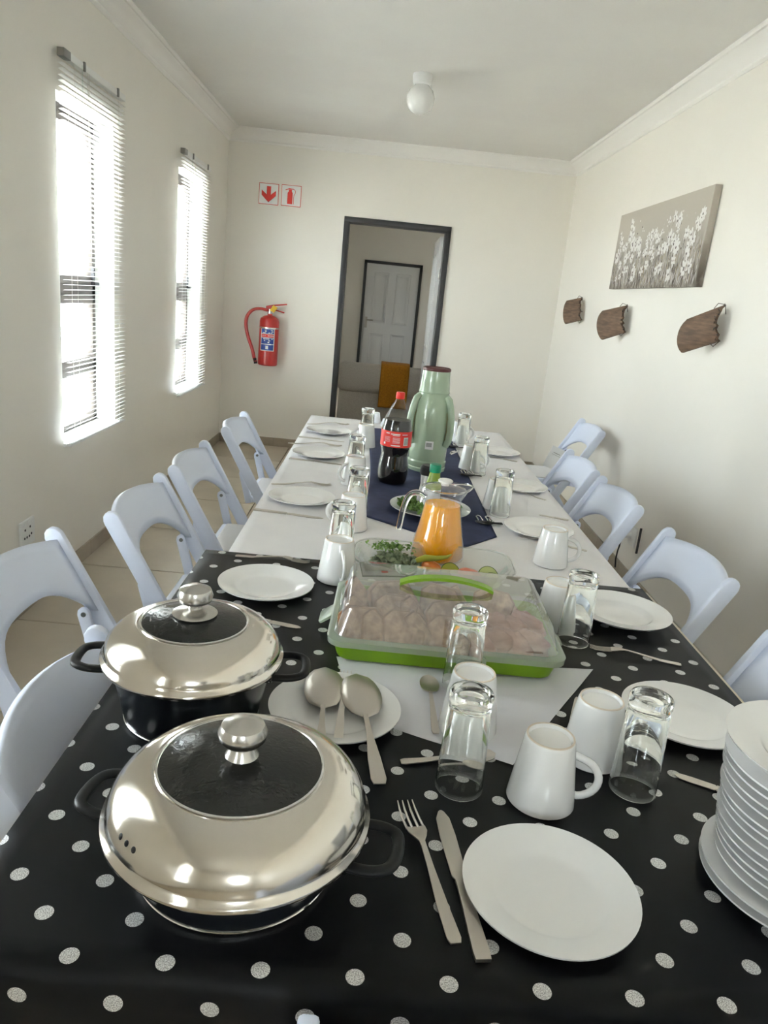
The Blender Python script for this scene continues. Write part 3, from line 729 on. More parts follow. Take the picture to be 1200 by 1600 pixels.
# ------------------------------------------------------------------ chairs
def make_chair(label, group):
    t = thing('folding_chair', label, 'chair', group=group)
    def yb(z): return -.24 + (.80 - z) * .55
    ang = math.atan(.55)
    HW = .243
    for s in (-1, 1):
        x = s * (HW - .0)
        # post: flat bar with rounded top, leaning
        L = .80 / math.cos(ang); Mx = TR(x, yb(0), 0) @ Matrix.Rotation(ang, 4, 'X')
        w_, th = .050, .022
        poly = [(-w_ / 2, .0), (w_ / 2, .0), (w_ / 2, L - .03)] + [(w_ / 2 * math.cos(q) , L - .03 + .03 * math.sin(q)) for q in np.linspace(.3, PI - .3, 6)] + [(-w_ / 2, L - .03)]
        M2 = Mx @ Matrix(((0, 0, 1, 0), (1, 0, 0, 0), (0, 1, 0, 0), (0, 0, 0, 1)))
        ob('post', MB().prism(poly, -th / 2, th / 2, M2), M['chair'], t, bevel=.005)
        xi = x - s * .025
        ob('rear_leg', MB().prism([(-.018, 0), (.018, 0), (.018, .50), (-.018, .50)], -.009, .009, TR(xi, -.25, 0) @ Matrix.Rotation(-.60, 4, 'X') @ Matrix(((0, 0, 1, 0), (1, 0, 0, 0), (0, 1, 0, 0), (0, 0, 0, 1)))), M['chair'], t, bevel=.004)
        zb = .575; y_ = yb(zb)
        lk_ = ob('link_bar', MB().prism([(-.017, 0), (.017, 0), (.017, .155), (.012, .168), (0, .173), (-.012, .168), (-.017, .155)], -.008, .008, TR(xi, y_ + .012, zb - .155) @ Matrix.Rotation(.25, 4, 'X') @ Matrix(((0, 0, 1, 0), (1, 0, 0, 0), (0, 1, 0, 0), (0, 0, 0, 1)))), M['chair'], t, bevel=.004)
        ob('bolt', MB().lathe([(0, -.011), (.007, -.011), (.007, .011), (0, .011)], 12, M=TR(xi, y_ - .024, zb - .005) @ Matrix.Rotation(PI / 2, 4, 'Y')), M['bolt'], t)
    ob('backrest', MB().grid(lambda u, v: (lambda q: (q * (HW - .008), yb((zz := (.57 + .095 * (1 - q ** 4)) * (1 - v) + (.768 + .022 * (1 - q * q)) * v)) - .042 * (1 - q * q), zz))(2 * u - 1), 20, 6), M['chair'], t, solid=.017, angle=70)
    ob('seat', MB().box((-.20, -.13, .415), (.20, .24, .447)), M['chair'], t, bevel=.012, seg=3)
    ob('seat_pad', MB().box((-.175, -.105, .444), (.175, .215, .457)), M['pad'], t, bevel=.008, seg=3)
    ob('stretcher', MB().tube([(-HW, yb(.2), .2), (HW, yb(.2), .2)], .011, 8), M['chair'], t)
    ob('stretcher', MB().tube([(-.215, -.20, .08), (.215, -.20, .08)], .011, 8), M['chair'], t)
    return t
HWY = .243
ch = [  # label, x, y, rot
 ('white folding chair beside the two pots, backrest against the spotted cloth', -.278, 1.155, -PI / 2 + .06, 'l'),
 ('white folding chair on the left side in front of the double socket', -.595, 1.655, -PI / 2, 'l'),
 ('white folding chair at the left side where the spotted cloth meets the white one', -.505, 2.325, -PI / 2, 'l'),
 ('white folding chair on the left side, second from the doorway wall', -.492, 2.95, -PI / 2, 'l'),
 ('white folding chair on the left side nearest the doorway wall', -.475, 3.81, -PI / 2, 'l'),
 ('white folding chair cut by the picture edge beside the stack of plates', .79, 1.40, PI / 2, 'r'),
 ('white folding chair on the right side next to the soup plate', .84, 2.23, PI / 2, 'r'),
 ('white folding chair on the right side in front of the cream wall socket', .825, 3.0, PI / 2, 'r'),
 ('white folding chair on the right side between the socket chair and the tagged chair', .825, 3.605, PI / 2, 'r'),
 ('white folding chair with a paper tag, pulled back against the right wall', 1.215, 4.86, PI / 2, 'r'),
 ('white folding chair at the near table end, only a post top showing', .235, .775, 0, 'e')]
c0 = make_chair(ch[0][0], 'white folding chairs around the tables')
c0.location = (ch[0][1], ch[0][2], 0); c0.rotation_euler = (0, 0, ch[0][3])
chairs = [c0] + [dup(c0, (c[1], c[2], 0), c[3], c[0]) for c in ch[1:]]
q_ = aty(866, 716, 4.97); ty_, tz_ = -(q_.x - 1.215), q_.z
Mt = TR(q_.y - 4.86, ty_, tz_) @ Matrix.Rotation(.35, 4, 'X')
chairs[0].scale = (1, 1, .975)
tg = ob('paper_tag', MB().cbox((0, 0, 0), (.003, .10, .15), Mt), M['paper'], chairs[9], label='white printed paper tag')
ob('print_line', MB().cbox((-.0022, 0, .035), (.001, .05, .004), Mt).cbox((-.0022, 0, .022), (.001, .06, .002), Mt), M['greyprint'], tg)

# ------------------------------------------------------------------ crockery
Z = T + .0006
def plate_mesh(r=.121, h=.018):
    p = [(0, .004), (r * .50, .004), (r * .60, .0045), (r * .66, .007), (r * .72, .0105), (r * .97, h - .001), (r, h), (r * .995, h - .003), (r * .70, .005), (r * .60, .0012), (r * .58, 0), (r * .53, 0), (r * .52, .0015), (0, .0015)]
    return MB().lathe(p, 72).mesh('plate', M['china'], angle=60)
PL = plate_mesh()
def soup_mesh(r=.125, h=.03):
    p = [(0, .006), (r * .45, .006), (r * .55, .010), (r * .62, .019), (r * .66, .022), (r * .98, h - .001), (r, h), (r * .99, h - .003), (r * .66, .018), (r * .55, .003), (r * .5, 0), (r * .46, 0), (r * .45, .002), (0, .002)]
    return MB().lathe(p, 72).mesh('soup_plate', M['china'], angle=60)
SP = soup_mesh()
def plate(x, y, label, group='white dinner plates at the settings', mesh=PL, z=Z, sc=1, tilt=None, name='dinner_plate'):
    o = ob(name, mesh, None); o.location = (x, y, z); o.scale = (sc, sc, sc)
    if tilt: o.rotation_euler = tilt
    return tag(o, label, 'plate', group)
def zl(u, v, h=.018): return at(u, v, T + h)
for (u, v, l, me) in [
    (860, 1381, 'large white plate at the front edge beside the knife and fork', PL),
    (416, 908, 'white plate on the spotted cloth behind the farther pot', PL),
    (472, 774, 'white plate on the white cloth, nearest of the three on its left side', PL),
    (498, 706, 'white plate on the white cloth, middle of the three on its left side', PL),
    (514, 671, 'white plate on the white cloth, farthest of the three on its left side', PL),
    (1071, 1113, 'white plate on the spotted cloth just behind the stack of plates', PL),
    (970, 958, 'white soup plate on the spotted cloth right of the food carrier', SP),
    (842, 824, 'white plate on the white cloth under the fork, behind the mug with handle', PL),
    (812, 757, 'white plate on the right side of the white cloth beside the lone tall glass', PL),
    (777, 704, 'white plate on the right side of the white cloth farthest from the camera', PL)]:
    p = zl(u, v); plate(p.x, p.y, l, mesh=me, sc=.965 if v > 1300 else 1)
sc = Vector((.655, .855))
NST = 15
ORD = ['first', 'second', 'third', 'fourth', 'fifth', 'sixth', 'seventh', 'eighth', 'ninth', 'tenth', 'eleventh', 'twelfth', 'thirteenth', 'fourteenth', 'fifteenth']
for i in range(NST):
    top = i == NST - 1
    ox, oy = (-.010, -.002) if i < 2 else (random.uniform(-.002, .002) - .0016 * (i - 4), random.uniform(-.002, .002))
    g = 'white plates of the tall stack'
    lab = 'topmost plate of the tall stack, a rimmed soup plate' if top else 'white plate in the tall stack, %s from the top' % ORD[NST - 1 - i]
    plate(sc.x + ox, sc.y + oy, lab, g, SP if top else PL, Z + i * .0137, 1.035 if i < 2 else 1.0, name='stacked_plate')

# mugs stand upside down
def make_mug(label):
    t = thing('mug', label, 'mug')
    H_ = .114
    prof = [(.0515, 0), (.0535, .002), (.0525, .012), (.0395, H_ - .006), (.0375, H_ - .001)]
    prof2 = [(.0335, H_ - .001), (.0320, H_ - .006), (0, H_ - .0065)]
    inner = [(.0335, 0.0), (.0495, 0)]
    ob('body', MB().lathe(prof + [(.0370, H_ - .0006), (.0340, H_ - .0006)] + prof2, 48).lathe([(.0515, 0), (.0490, .0005), (.046, .02), (.035, H_ - .018), (.02, H_ - .012), (0, H_ - .012)], 48), M['china'], t, angle=50)
    ob('foot_ring', MB().lathe([(.0345, H_ - .0009), (.0345, H_ + .0005), (.0372, H_ + .0005), (.0376, H_ - .0012)], 48), M['foot'], t)
    pts = []
    for k in range(15):
        a = -PI / 2 + PI * k / 14
        pts.append((.046 + .036 * math.cos(a) * (1 + .0 * k), 0, .052 - .0 + .034 * math.sin(a)))
    pts[0] = (.045, 0, .020); pts[-1] = (.0395, 0, .090)
    ob('handle', MB().tube(pts, .0065, 10, flat=.8, up=(0, 1, 0)), M['china'], t, angle=70)
    return t
# (top u, v), handle heading in degrees, label
mugs = [((861, 1150), -12, 'white upturned mug with its handle to the right, behind the large front plate'),
 ((957, 1103), 60, 'white upturned mug behind the right front tall glass'),
 ((742, 1050), 80, 'white upturned mug at the middle of the table, in front of the food carrier'),
 ((881, 912), 95, 'white upturned mug between the food carrier and the soup plate'),
 ((531, 842), -75, 'white upturned mug at the left end of the glass salad dish'),
 ((868, 826), -8, 'white upturned mug with its handle to the right standing on the white cloth alone'),
 ((553, 773), 180, 'white upturned mug at the left front corner of the navy runner'),
 ((556, 713), 225, 'white upturned mug second from the camera along the left of the white cloth'),
 ((573, 663), 200, 'white upturned mug farthest along the left of the white cloth'),
 ((781, 749), 100, 'white upturned mug left of the nearer tall glass on the right of the white cloth'),
 ((741, 697), -10, 'white upturned mug behind the middle tall glass right of the vacuum flask'),
 ((719, 658), -5, 'white upturned mug farthest along the right of the white cloth')]
m0 = None
for (uv, hd, lab) in mugs:
    p = at(*uv, T + .114) + Vector({957: (-.012, .020, 0), 881: (-.004, .010, 0), 741: (-.006, .018, 0)}.get(uv[0], (0, 0, 0)))
    if m0 is None: m0 = make_mug(lab); m0['group'] = 'upturned white mugs'; m0.location = (p.x, p.y, Z); m0.rotation_euler = (0, 0, math.radians(hd))
    else: dup(m0, (p.x, p.y, Z), math.radians(hd), lab)

# tall tumblers, upside down
def make_glass(label):
    h = .172
    prof = [(.0375, .0), (.0385, .0015), (.0380, .01), (.0335, h - .022), (.0335, h - .018), (.0345, h - .014), (.0345, h - .004), (.0325, h), (.028, h), (.026, h - .0035), (.018, h - .005), (0, h - .005)]
    inn = [(0, h - .022), (.022, h - .023), (.028, h - .030), (.0355, .01), (.0362, .001), (.0375, 0)]
    o = ob('tumbler', MB().lathe(prof + inn, 48), M['glass'], angle=60)
    return tag(o, label, 'glass', 'upturned tall glasses')
gl = [((738, 1080), 'upturned tall glass left of the mug with its handle to the right, spoon behind it'),
 ((1006, 1082), 'upturned tall glass in front of the plate behind the plate stack'),
 ((914, 897), 'upturned tall glass at the right end of the food carrier'),
 ((736, 952), 'upturned tall glass standing against the front of the food carrier'),
 ((538, 785), 'upturned glass behind the mug at the left end of the salad dish'),
 ((562, 731), 'upturned glass second along the left of the white cloth'),
 ((559, 680), 'upturned glass third along the left of the white cloth'),
 ((576, 638), 'upturned glass farthest along the left of the white cloth'),
 ((790, 735), 'upturned tall glass nearest on the right of the white cloth'),
 ((751, 682), 'upturned tall glass in the middle on the right of the white cloth'),
 ((727, 646), 'upturned tall glass farthest on the right beside the vacuum flask')]
g0 = None
for k, (uv, lab) in enumerate(gl):
    h = .172; sc_ = 1
    p = at(*uv, T + .172) + Vector({1006: (.010, -.011, 0), 751: (.006, -.012, 0), 727: (0, -.004, 0)}.get(uv[0], (0, 0, 0)))
    if g0 is None: g0 = make_glass(lab); g = g0
    else: g = g0.copy(); COL.objects.link(g); g['label'] = lab
    g.location = (p.x, p.y, Z)

# ------------------------------------------------------------------ cutlery, lying along +x from handle end (0) to tip
def ribbon(secs, th=.0016):
    """secs: (x, half width, z, sag) closed strip with cup"""
    mb = MB(); vs = []
    N = 6
    for side in (1, -1):
        for (x, w_, z, sag) in secs:
            for k in range(N + 1):
                q = 2 * k / N - 1; vs.append((x, q * w_, z + sag * q * q + side * th / 2))
    n = len(secs); c = N + 1; fs = []
    for i in range(n - 1):
        for k in range(N):
            a = i * c + k
            fs.append((a, a + 1, a + c + 1, a + c)); fs.append(tuple(reversed([x_ + n * c for x_ in (a, a + 1, a + c + 1, a + c)])))
        for k in (0, N):
            a = i * c + k; fs.append((a, a + c, a + c + n * c, a + n * c))
    for i in (0, n - 1):
        for k in range(N):
            a = i * c + k; fs.append((a, a + 1, a + 1 + n * c, a + n * c))
    return mb.add(vs, fs)
def handle_secs(L, w_=.0085, neck=.0032, arch=.008):
    return [(0, w_ * .75, .002, 0), (.006, w_, .0022, 0), (L * .35, w_ * .85, .003, 0), (L * .7, neck * 1.2, .004 + arch * .6, 0), (L * .92, neck, .004 + arch, 0), (L, neck * 1.1, .004 + arch, 0)]
def make_fork(label):
    t = thing('fork', label, 'fork')
    ob('handle', ribbon(handle_secs(.135, .0075)), M['steel'], t)
    mb = ribbon([(.134, .0036, .012, 0), (.142, .008, .011, .001), (.152, .0115, .008, .002), (.164, .012, .006, .001)])
    for q in (-1, -.36, .36, 1):
        mb.tube([(.162, q * .0104, .0065), (.18, q * .0104, .004), (.20, q * .010, .003), (.214, q * .0095, .0055)], [.0016, .0015, .0013, .0007], 6)
    ob('head', mb, M['steel'], t); return t
def make_knife(label):
    t = thing('knife', label, 'knife')
    ob('handle', ribbon([(0, .0085, .003, 0), (.01, .0092, .003, 0), (.10, .0065, .0035, 0), (.112, .007, .0035, 0)], .0045), M['steel'], t)
    ob('blade', ribbon([(.11, .0055, .0035, 0), (.118, .0095, .003, 0), (.19, .0105, .002, 0), (.222, .009, .0018, 0), (.235, .004, .0018, 0), (.238, .0012, .0018, 0)], .0012), M['steel'], t); return t
def make_spoon(label, s=1.0, big=False, down=True):
    t = thing('spoon', label, 'spoon')
    L = .095; sg = -1 if down else 1
    ob('handle', ribbon(handle_secs(L, .0105 if big else .006, .0035 if big else .0028, .004)), M['steel'], t)
    prof = []; a_, b_ = (.040, .031) if big else (.024, .0155)
    secs = []
    for k in range(11):
        q = k / 10; xx = L - .004 + q * 2 * a_; w_ = b_ * math.sqrt(max(0.0, 1 - (2 * q - 1) ** 2)) * (1.06 - .12 * q) + .0008
        d = (.010 if big else .006) * (1 - (2 * q - 1) ** 2)
        if down: secs.append((xx, w_, .006 + d, -d * .85))
        else: secs.append((xx, w_, .009 - d, d * .85))
    ob('bowl', ribbon(secs, .0014), M['steel_dark' if False else 'steel'], t, angle=80); return t
forks, knives = 'forks on the tables', 'knives on the tables'
def lay(src, handle, tip, L, z, label, group=None, roll=0):
    a = at(*handle, z); b = at(*tip, z); d = b - a; s = d.length / L
    o = dup(src, (a.x, a.y, z), math.atan2(d.y, d.x), label, group); o.scale = (s, max(.85, min(s, 1.2)), max(.85, min(1.2, s)))
    return o
fk = make_fork('x'); kn = make_knife('x'); bs = make_spoon('x', big=True); ts = make_spoon('x', down=False)
Lf, Lk, Lb, Lt = .214, .238, .171, .139
lay(fk, (712, 1477), (632, 1256), Lf, Z, 'steel fork left of the knife at the front plate', forks)
lay(kn, (755, 1505), (688, 1268), Lk, Z, 'steel knife between the front fork and the front plate', knives)
lay(fk, (1064, 1040), (921, 1012), Lf, Z, 'fork lying before the soup plate on the right', forks)
lay(kn, (1180, 1255), (1054, 1211), Lk, Z, 'knife with only its tip showing left of the plate stack', knives)
lay(kn, (380, 965), (470, 982), Lk, Z, 'knife between the farther pot and the food carrier', knives)
lay(fk, (368, 869), (484, 880), Lf, Z, 'fork behind the plate at the far edge of the spotted cloth', forks)
lay(kn, (397, 797), (505, 811), Lk, Z - .003, 'knife in front of the nearest left plate on the white cloth', knives)
lay(fk, (424, 757), (517, 759), Lf, Z - .003, 'fork behind the nearest left plate on the white cloth', forks)
lay(kn, (452, 717), (536, 727), Lk, Z - .003, 'knife in front of the middle left plate on the white cloth', knives)
lay(fk, (450, 693), (534, 698), Lf, Z - .003, 'fork behind the middle left plate on the white cloth', forks)
lay(kn, (467, 683), (538, 691), Lk, Z - .003, 'knife in front of the farthest left plate on the white cloth', knives)
lay(fk, (480, 663), (545, 664), Lf, Z - .003, 'fork behind the farthest left plate on the white cloth', forks)
lay(fk, (917, 862), (810, 838), Lf, Z - .003, 'fork beside the mug standing alone on the white cloth', forks)
lay(fk, (853, 782), (798, 768), Lf, Z - .003, 'fork in front of the middle right plate on the white cloth', forks)
lay(kn, (808, 722), (763, 714), Lk, Z - .003, 'knife in front of the farthest right plate on the white cloth', knives)
lay(kn, (888, 814), (842, 805), Lk, Z - .003, 'knife at the right edge of the white cloth behind the nearest right plate', knives)
lay(bs, (593, 1227), (556, 1058), Lb, T + .014, 'large serving spoon with a wide handle reaching over the saucer plate rim', 'serving spoons')
lay(bs, (498, 1205), (508, 1048), Lb, T + .012, 'large serving spoon with a patterned handle left on the saucer plate', 'serving spoons')
lay(ts, (681, 1148), (668, 1062), Lt, T + .004, 'small spoon lying bowl up on the sheer white napkin', 'teaspoons')
lay(ts, (626, 1192), (773, 1186), Lt, Z + .001, 'spoon lying under the tall glass in front of the napkin', 'teaspoons')
lay(ts, (904, 1092), (878, 1178), Lt, Z, 'spoon handle showing between the two right front mugs', 'teaspoons')
lay(fk, (528, 1160), (540, 1052), Lf, T + .010, 'fork between the two serving spoons', forks)
for src in (fk, kn, bs, ts):
    for c in kids(src): bpy.data.objects.remove(c)
    bpy.data.objects.remove(src)
p = at(523, 1107, T + .010)
plate(p.x, p.y, 'white plate under the two serving spoons beside the nearer pot', sc=1.0)

# sheer napkin
def qp(u, v):
    c = [at(528, 1042, T), at(922, 1050, T), at(800, 1197, T), at(560, 1112, T)]
    c = [Vector((-.03, 1.42, T)), Vector((.53, 1.46, T)), Vector((.290, 1.085, T)), Vector((.02, 1.19, T))]
    p = c[3].lerp(c[2], u).lerp(c[0].lerp(c[1], u), v)
    return (p.x, p.y, T + .0022 + .0012 * math.sin(u * 9 + v * 5) + .0008 * math.sin(v * 14))
o = ob('napkin', MB().grid(qp, 24, 18), M['napkin'], angle=80); tag(o, 'sheer white napkin spread under the food carrier over the dots', 'napkin')

# ------------------------------------------------------------------ cooking pots
def pot(x, y, ang, R, zr, zg, Rg, base_r, knob, label, holes, disc):
    t = thing('cooking_pot', label, 'pot', (x, y, Z), ang)
    ob('body', MB().lathe([(0, .003), (base_r - .01, .003), (base_r - .006, 0), (base_r, .001), (base_r + .003, .006), (R - .022, zr - .035), (R - .014, zr - .004), (R - .018, zr - .002), (R - .02, zr - .01), (base_r - .01, .008), (0, .008)], 72), M['enamel'], t, angle=50)
    ob('base_rim', MB().lathe([(base_r - .002, .0004), (base_r + .0025, .0004), (base_r + .0045, .006), (base_r + .0025, .0075)], 72), M['chrome'], t)
    prof = [(R - .016, zr - .008), (R - .002, zr - .008), (R, zr - .004), (R - .001, zr), (R - .006, zr + .003)]
    n = 12
    for k in range(1, n + 1):
        a = math.radians(84) * k / n
        r = Rg + (R - .006 - Rg) * (math.cos(a) - math.cos(math.radians(84))) / (1 - math.cos(math.radians(84)))
        z = zr + .003 + (zg - zr - .003) * math.sin(a) / math.sin(math.radians(84))
        prof.append((r, z))
    lidp = ob('lid', MB().lathe(prof, 96), M['lid'], t, angle=60, solid=.0012)
    ob('glass_inset', MB().lathe([(Rg + .0005, zg + .0008), (Rg - .002, zg + .002), (Rg * .6, zg + .010), (Rg * .3, zg + .0135), (0, zg + .0145)], 72), M['smoked'], lidp, angle=60)
    ob('inset_ring', MB().lathe([(Rg + .002, zg), (Rg + .0025, zg + .0018), (Rg, zg + .0024), (Rg - .0015, zg + .001)], 72), M['chrome'], lidp)
    kz = zg + .013
    kb = MB()
    if disc: kb.lathe([(0, kz + .001), (.037, kz + .001), (.038, kz + .003), (.030, kz + .0075), (.012, kz + .012), (.012, kz + .018), (.020, kz + .021), (.0275, kz + .026), (.030, kz + .035), (.026, kz + .046), (.014, kz + .052), (0, kz + .0535)], 48)
    else: kb.lathe([(0, kz), (.022, kz), (.018, kz + .008), (.016, kz + .016), (.026, kz + .021), (.030, kz + .026), (.0315, kz + .034), (.027, kz + .044), (.014, kz + .050), (0, kz + .0515)], 48)
    ob('knob', kb, M['brushed'], lidp, angle=40)
    if holes:
        for k in range(3):
            a = holes + k * .09; q = 4.2 / n; rr_ = R - .018
            z = zr + .031
            rr_ = None
            # place on the dome surface
            zz = zr + .030
            for (ra, za), (rb, zb) in zip(prof[4:], prof[5:]):
                if za <= zz <= zb: f = (zz - za) / (zb - za); rr_ = ra + (rb - ra) * f; nz = Vector((zb - za, 0, -(rb - ra))).normalized()
            nrm = Vector((nz.x * math.cos(a - ang), nz.x * math.sin(a - ang), nz.z)); pp = Vector((rr_ * math.cos(a - ang), rr_ * math.sin(a - ang), zz))
            ob('steam_hole', MB().lathe([(0, .0012), (.0022, .0012), (.0038, .0006), (.004, -.002)], 12, M=Matrix.Translation(pp) @ nrm.to_track_quat('Z', 'Y').to_matrix().to_4x4()), M['black'], lidp)
    for s in (1, -1):
        hz = zr - .022; r0 = R - .020
        path = [(s * r0, -.040, hz), (s * (r0 + .030), -.042, hz + .001), (s * (r0 + .052), -.034, hz + .002), (s * (r0 + .060), -.016, hz + .002), (s * (r0 + .060), .016, hz + .002), (s * (r0 + .052), .034, hz + .002), (s * (r0 + .030), .042, hz + .001), (s * r0, .040, hz)]
        ob('handle', MB().tube(cr(path, 4), .0085, 10, flat=.7), M['black'], t, angle=50)
        for q in (-.041, .041): ob('handle_mount', MB().cbox((s * (r0 - .002), q, hz), (.014, .016, .014)), M['chrome'], t, bevel=.002)
pot(-.127, .826, math.radians(-10), .172, .082, .147, .104, .125, 0, 'nearer black pot with polished domed steel lid and dark glass centre', math.radians(222), False)
pot(-.271, 1.168, math.radians(4), .154, .120, .176, .088, .112, 0, 'farther black pot with domed steel lid and a knob on a steel disc', 0, True)

# ------------------------------------------------------------------ food carrier
def rrect(x0, x1, y0, y1, r, n=6):
    P = []
    for cx, cy, a0 in ((x1 - r, y1 - r, 0), (x0 + r, y1 - r, PI / 2), (x0 + r, y0 + r, PI), (x1 - r, y0 + r, 1.5 * PI)):
        for k in range(n + 1): a = a0 + PI / 2 * k / n; P.append((cx + r * math.cos(a), cy + r * math.sin(a)))
    return P
def loft(rings, cap0=False, cap1=False):
    mb = MB(); n = len(rings[0][0]); vs = []
    for P, z in rings: vs += [(x, y, z) for x, y in P]
    fs = [(i * n + k, i * n + (k + 1) % n, (i + 1) * n + (k + 1) % n, (i + 1) * n + k) for i in range(len(rings) - 1) for k in range(n)]
    if cap0: fs.append(tuple(reversed(range(n))))
    if cap1: fs.append(tuple(range((len(rings) - 1) * n, len(rings) * n)))
    return mb.add(vs, fs)
cx, cy = .200, 1.548
t = thing('food_carrier', 'green rectangular food carrier with a clear plastic lid and green handle', 'food carrier', (cx, cy, Z + .003), math.radians(-1.2))
ob('base', loft([(rrect(-.222, .222, -.145, .145, .03), .0), (rrect(-.228, .228, -.152, .152, .032), .004), (rrect(-.240, .240, -.163, .163, .034), .046), (rrect(-.237, .237, -.160, .160, .034), .046), (rrect(-.225, .225, -.149, .149, .03), .006)], True, True), M['green'], t, angle=40)
ob('flange', loft([(rrect(-.243, .243, -.167, .167, .034), .038), (rrect(-.249, .249, -.173, .173, .036), .040), (rrect(-.250, .250, -.174, .174, .036), .053), (rrect(-.244, .244, -.168, .168, .034), .057), (rrect(-.236, .236, -.160, .160, .034), .057)]), M['flange'], t, angle=40)
lid = ob('lid', loft([(rrect(-.236, .236, -.160, .160, .034), .057), (rrect(-.232, .232, -.157, .157, .034), .062), (rrect(-.219, .219, -.148, .148, .032), .110), (rrect(-.213, .213, -.143, .143, .028), .117), (rrect(-.205, .205, -.136, .136, .024), .119)], False, True), M['lidplastic'], t, angle=40)
hp = []
for k in range(13):
    q = k / 12; hp.append((-.105 + .21 * q, .01, .1195 + .020 * math.sin(PI * q) ** .7))
hb = MB()
for (xa, ya, za), (xb, yb_, zb) in zip(hp, hp[1:]):
    vs = []
    for (xx, yy, zz) in ((xa, ya, za), (xb, yb_, zb)):
        vs += [(xx, yy - .012, zz), (xx, yy + .012, zz), (xx, yy + .012, zz + .007), (xx, yy - .012, zz + .007)]
    hb.add(vs, [(0, 1, 5, 4), (1, 2, 6, 5), (2, 3, 7, 6), (3, 0, 4, 7)])
hb.add([(-.105, -.002, .1195), (-.105, .022, .1195), (-.105, .022, .1265), (-.105, -.002, .1265)], [(0, 1, 2, 3)])
hb.add([(.105, -.002, .1195), (.105, .022, .1195), (.105, .022, .1265), (.105, -.002, .1265)], [(0, 1, 2, 3)])
ob('handle', hb, M['green'], t, angle=60)
def clasp(x, y, rz, z):
    Mx = TR(x, y, z) @ RZ(rz)
    mb = loft([([(a, b) for a, b in rrect(-.028, .028, -.022, .012, .008)], 0), ([(a, b) for a, b in rrect(-.028, .028, -.022, .012, .008)], .005)], True, True)
    mb.v = [tuple(Mx @ Vector(v)) for v in mb.v]
    return mb, Mx
mb, Mx = clasp(.05, -.176, 0, 0); 
mb = MB().prism([(a, b) for a, b in rrect(.02, .08, .014, .052, .008)], .174, .180, Matrix.Rotation(PI / 2, 4, 'X'))
c_ = ob('front_clasp', mb, M['flange'], t); ob('clasp_slot', MB().box((.035, -.1812, .024), (.068, -.180, .031)), M['green'], c_)
for s in (-1, 1):
    mb = MB().prism([(a, b) for a, b in rrect(-.033, .033, -.002, .036, .010)], -.003, .003, TR(s * .250, .03, .030) @ RZ(-s * PI / 2) @ Matrix.Rotation(math.radians(-35), 4, 'X'))
    o = ob('side_clasp', mb, M['flange'], t, bevel=.001)
# food in the carrier
rnd = random.Random(11)
def lump(mbx, sx, sy, sz, seed, n=10):
    def f(u, v):
        a = 2 * PI * u; b = PI * (v - .5); d = Vector((math.cos(a) * math.cos(b), math.sin(a) * math.cos(b), math.sin(b)))
        k = 1 + .22 * noise.noise(d * 1.8 + Vector((seed, seed * 2, 0))) 
        e = .75
        q = Vector([math.copysign(abs(c) ** e, c) for c in d]) * k
        return (q.x * sx, q.y * sy, q.z * sz)
    return mbx.grid(f, n * 2, n)
bread_poly = [(-.045, -.02), (-.05, .025), (-.03, .045), (.03, .045), (.05, .025), (.045, -.02), (.04, -.045), (-.04, -.045)]
def put(o, x, y, z, rx, ry, rz):
    o.location = Vector((cx, cy, Z + .003)) + Vector((x, y, z)); o.rotation_euler = (rx, ry, rz)
rows = [(-.098, 'front'), (-.018, 'middle'), (.070, 'rear')]
for ry_, rn in rows:
    xs_ = [-.185, -.135, -.09, -.04, .01] if rn == 'front' else [-.17, -.11, -.05, .01] if rn == 'middle' else [-.175, -.12, -.06, .0, .06, .12, .175]
    for k, x in enumerate(xs_):
        bt = thing('bread_slice', 'cut brown bread piece in the food carrier, %s row, %s from the left' % (rn, ORD[k]), 'bread', group='bread pieces in the food carrier')
        put(bt, x + rnd.uniform(-.004, .004), ry_ + rnd.uniform(-.006, .006), .055, rnd.uniform(.95, 1.3), rnd.uniform(-.15, .15), rnd.uniform(-.45, .35))
        s_ = 1.0
        poly = [(a_ * s_, b_ * s_) for a_, b_ in bread_poly] if (k + len(rn)) % 2 else [(-.05, -.040), (-.052, .03), (-.034, .046), (.05, -.040)]
        ob('crumb', MB().prism([(a_ * .93, b_ * .93) for a_, b_ in poly], -.013, .013), M['bread'], bt, bevel=.003)
        ob('crust', MB().prism(poly, -.0115, .0115), M['crust'], bt, bevel=.003)
mt = [('front', [(.065, -.105), (.105, -.09), (.145, -.10), (.185, -.085)]), ('rear', [(.07, -.03), (.115, -.02), (.155, -.03), (.19, .0)])]
for rn, L_ in mt:
    for k, (x, y) in enumerate(L_):
        mbx = MB()
        def f(u, v, seed=x * 90 + y * 50):
            a = 2 * PI * u; b_ = PI * (v - .5); d = Vector((math.cos(a) * math.cos(b_), math.sin(a) * math.cos(b_), math.sin(b_)))
            kk = 1 + .25 * noise.noise(d * 1.8 + Vector((seed, seed * 2, 0))) + .05 * math.sin(d.x * 16)
            return (d.x * .046 * kk, d.y * .020 * kk, d.z * .034 * kk)
        mbx.grid(f, 28, 16)
        o = ob('roast_meat_piece', mbx, M['meat'], angle=80)
        tag(o, 'chunk of cooked brown meat in the food carrier, %s row, %s from the bread' % (rn, ORD[k]), 'meat', 'meat pieces in the food carrier')
        put(o, x, y, .045, rnd.uniform(-.3, .3), rnd.uniform(-.3, .3), rnd.uniform(-.9, -.3))

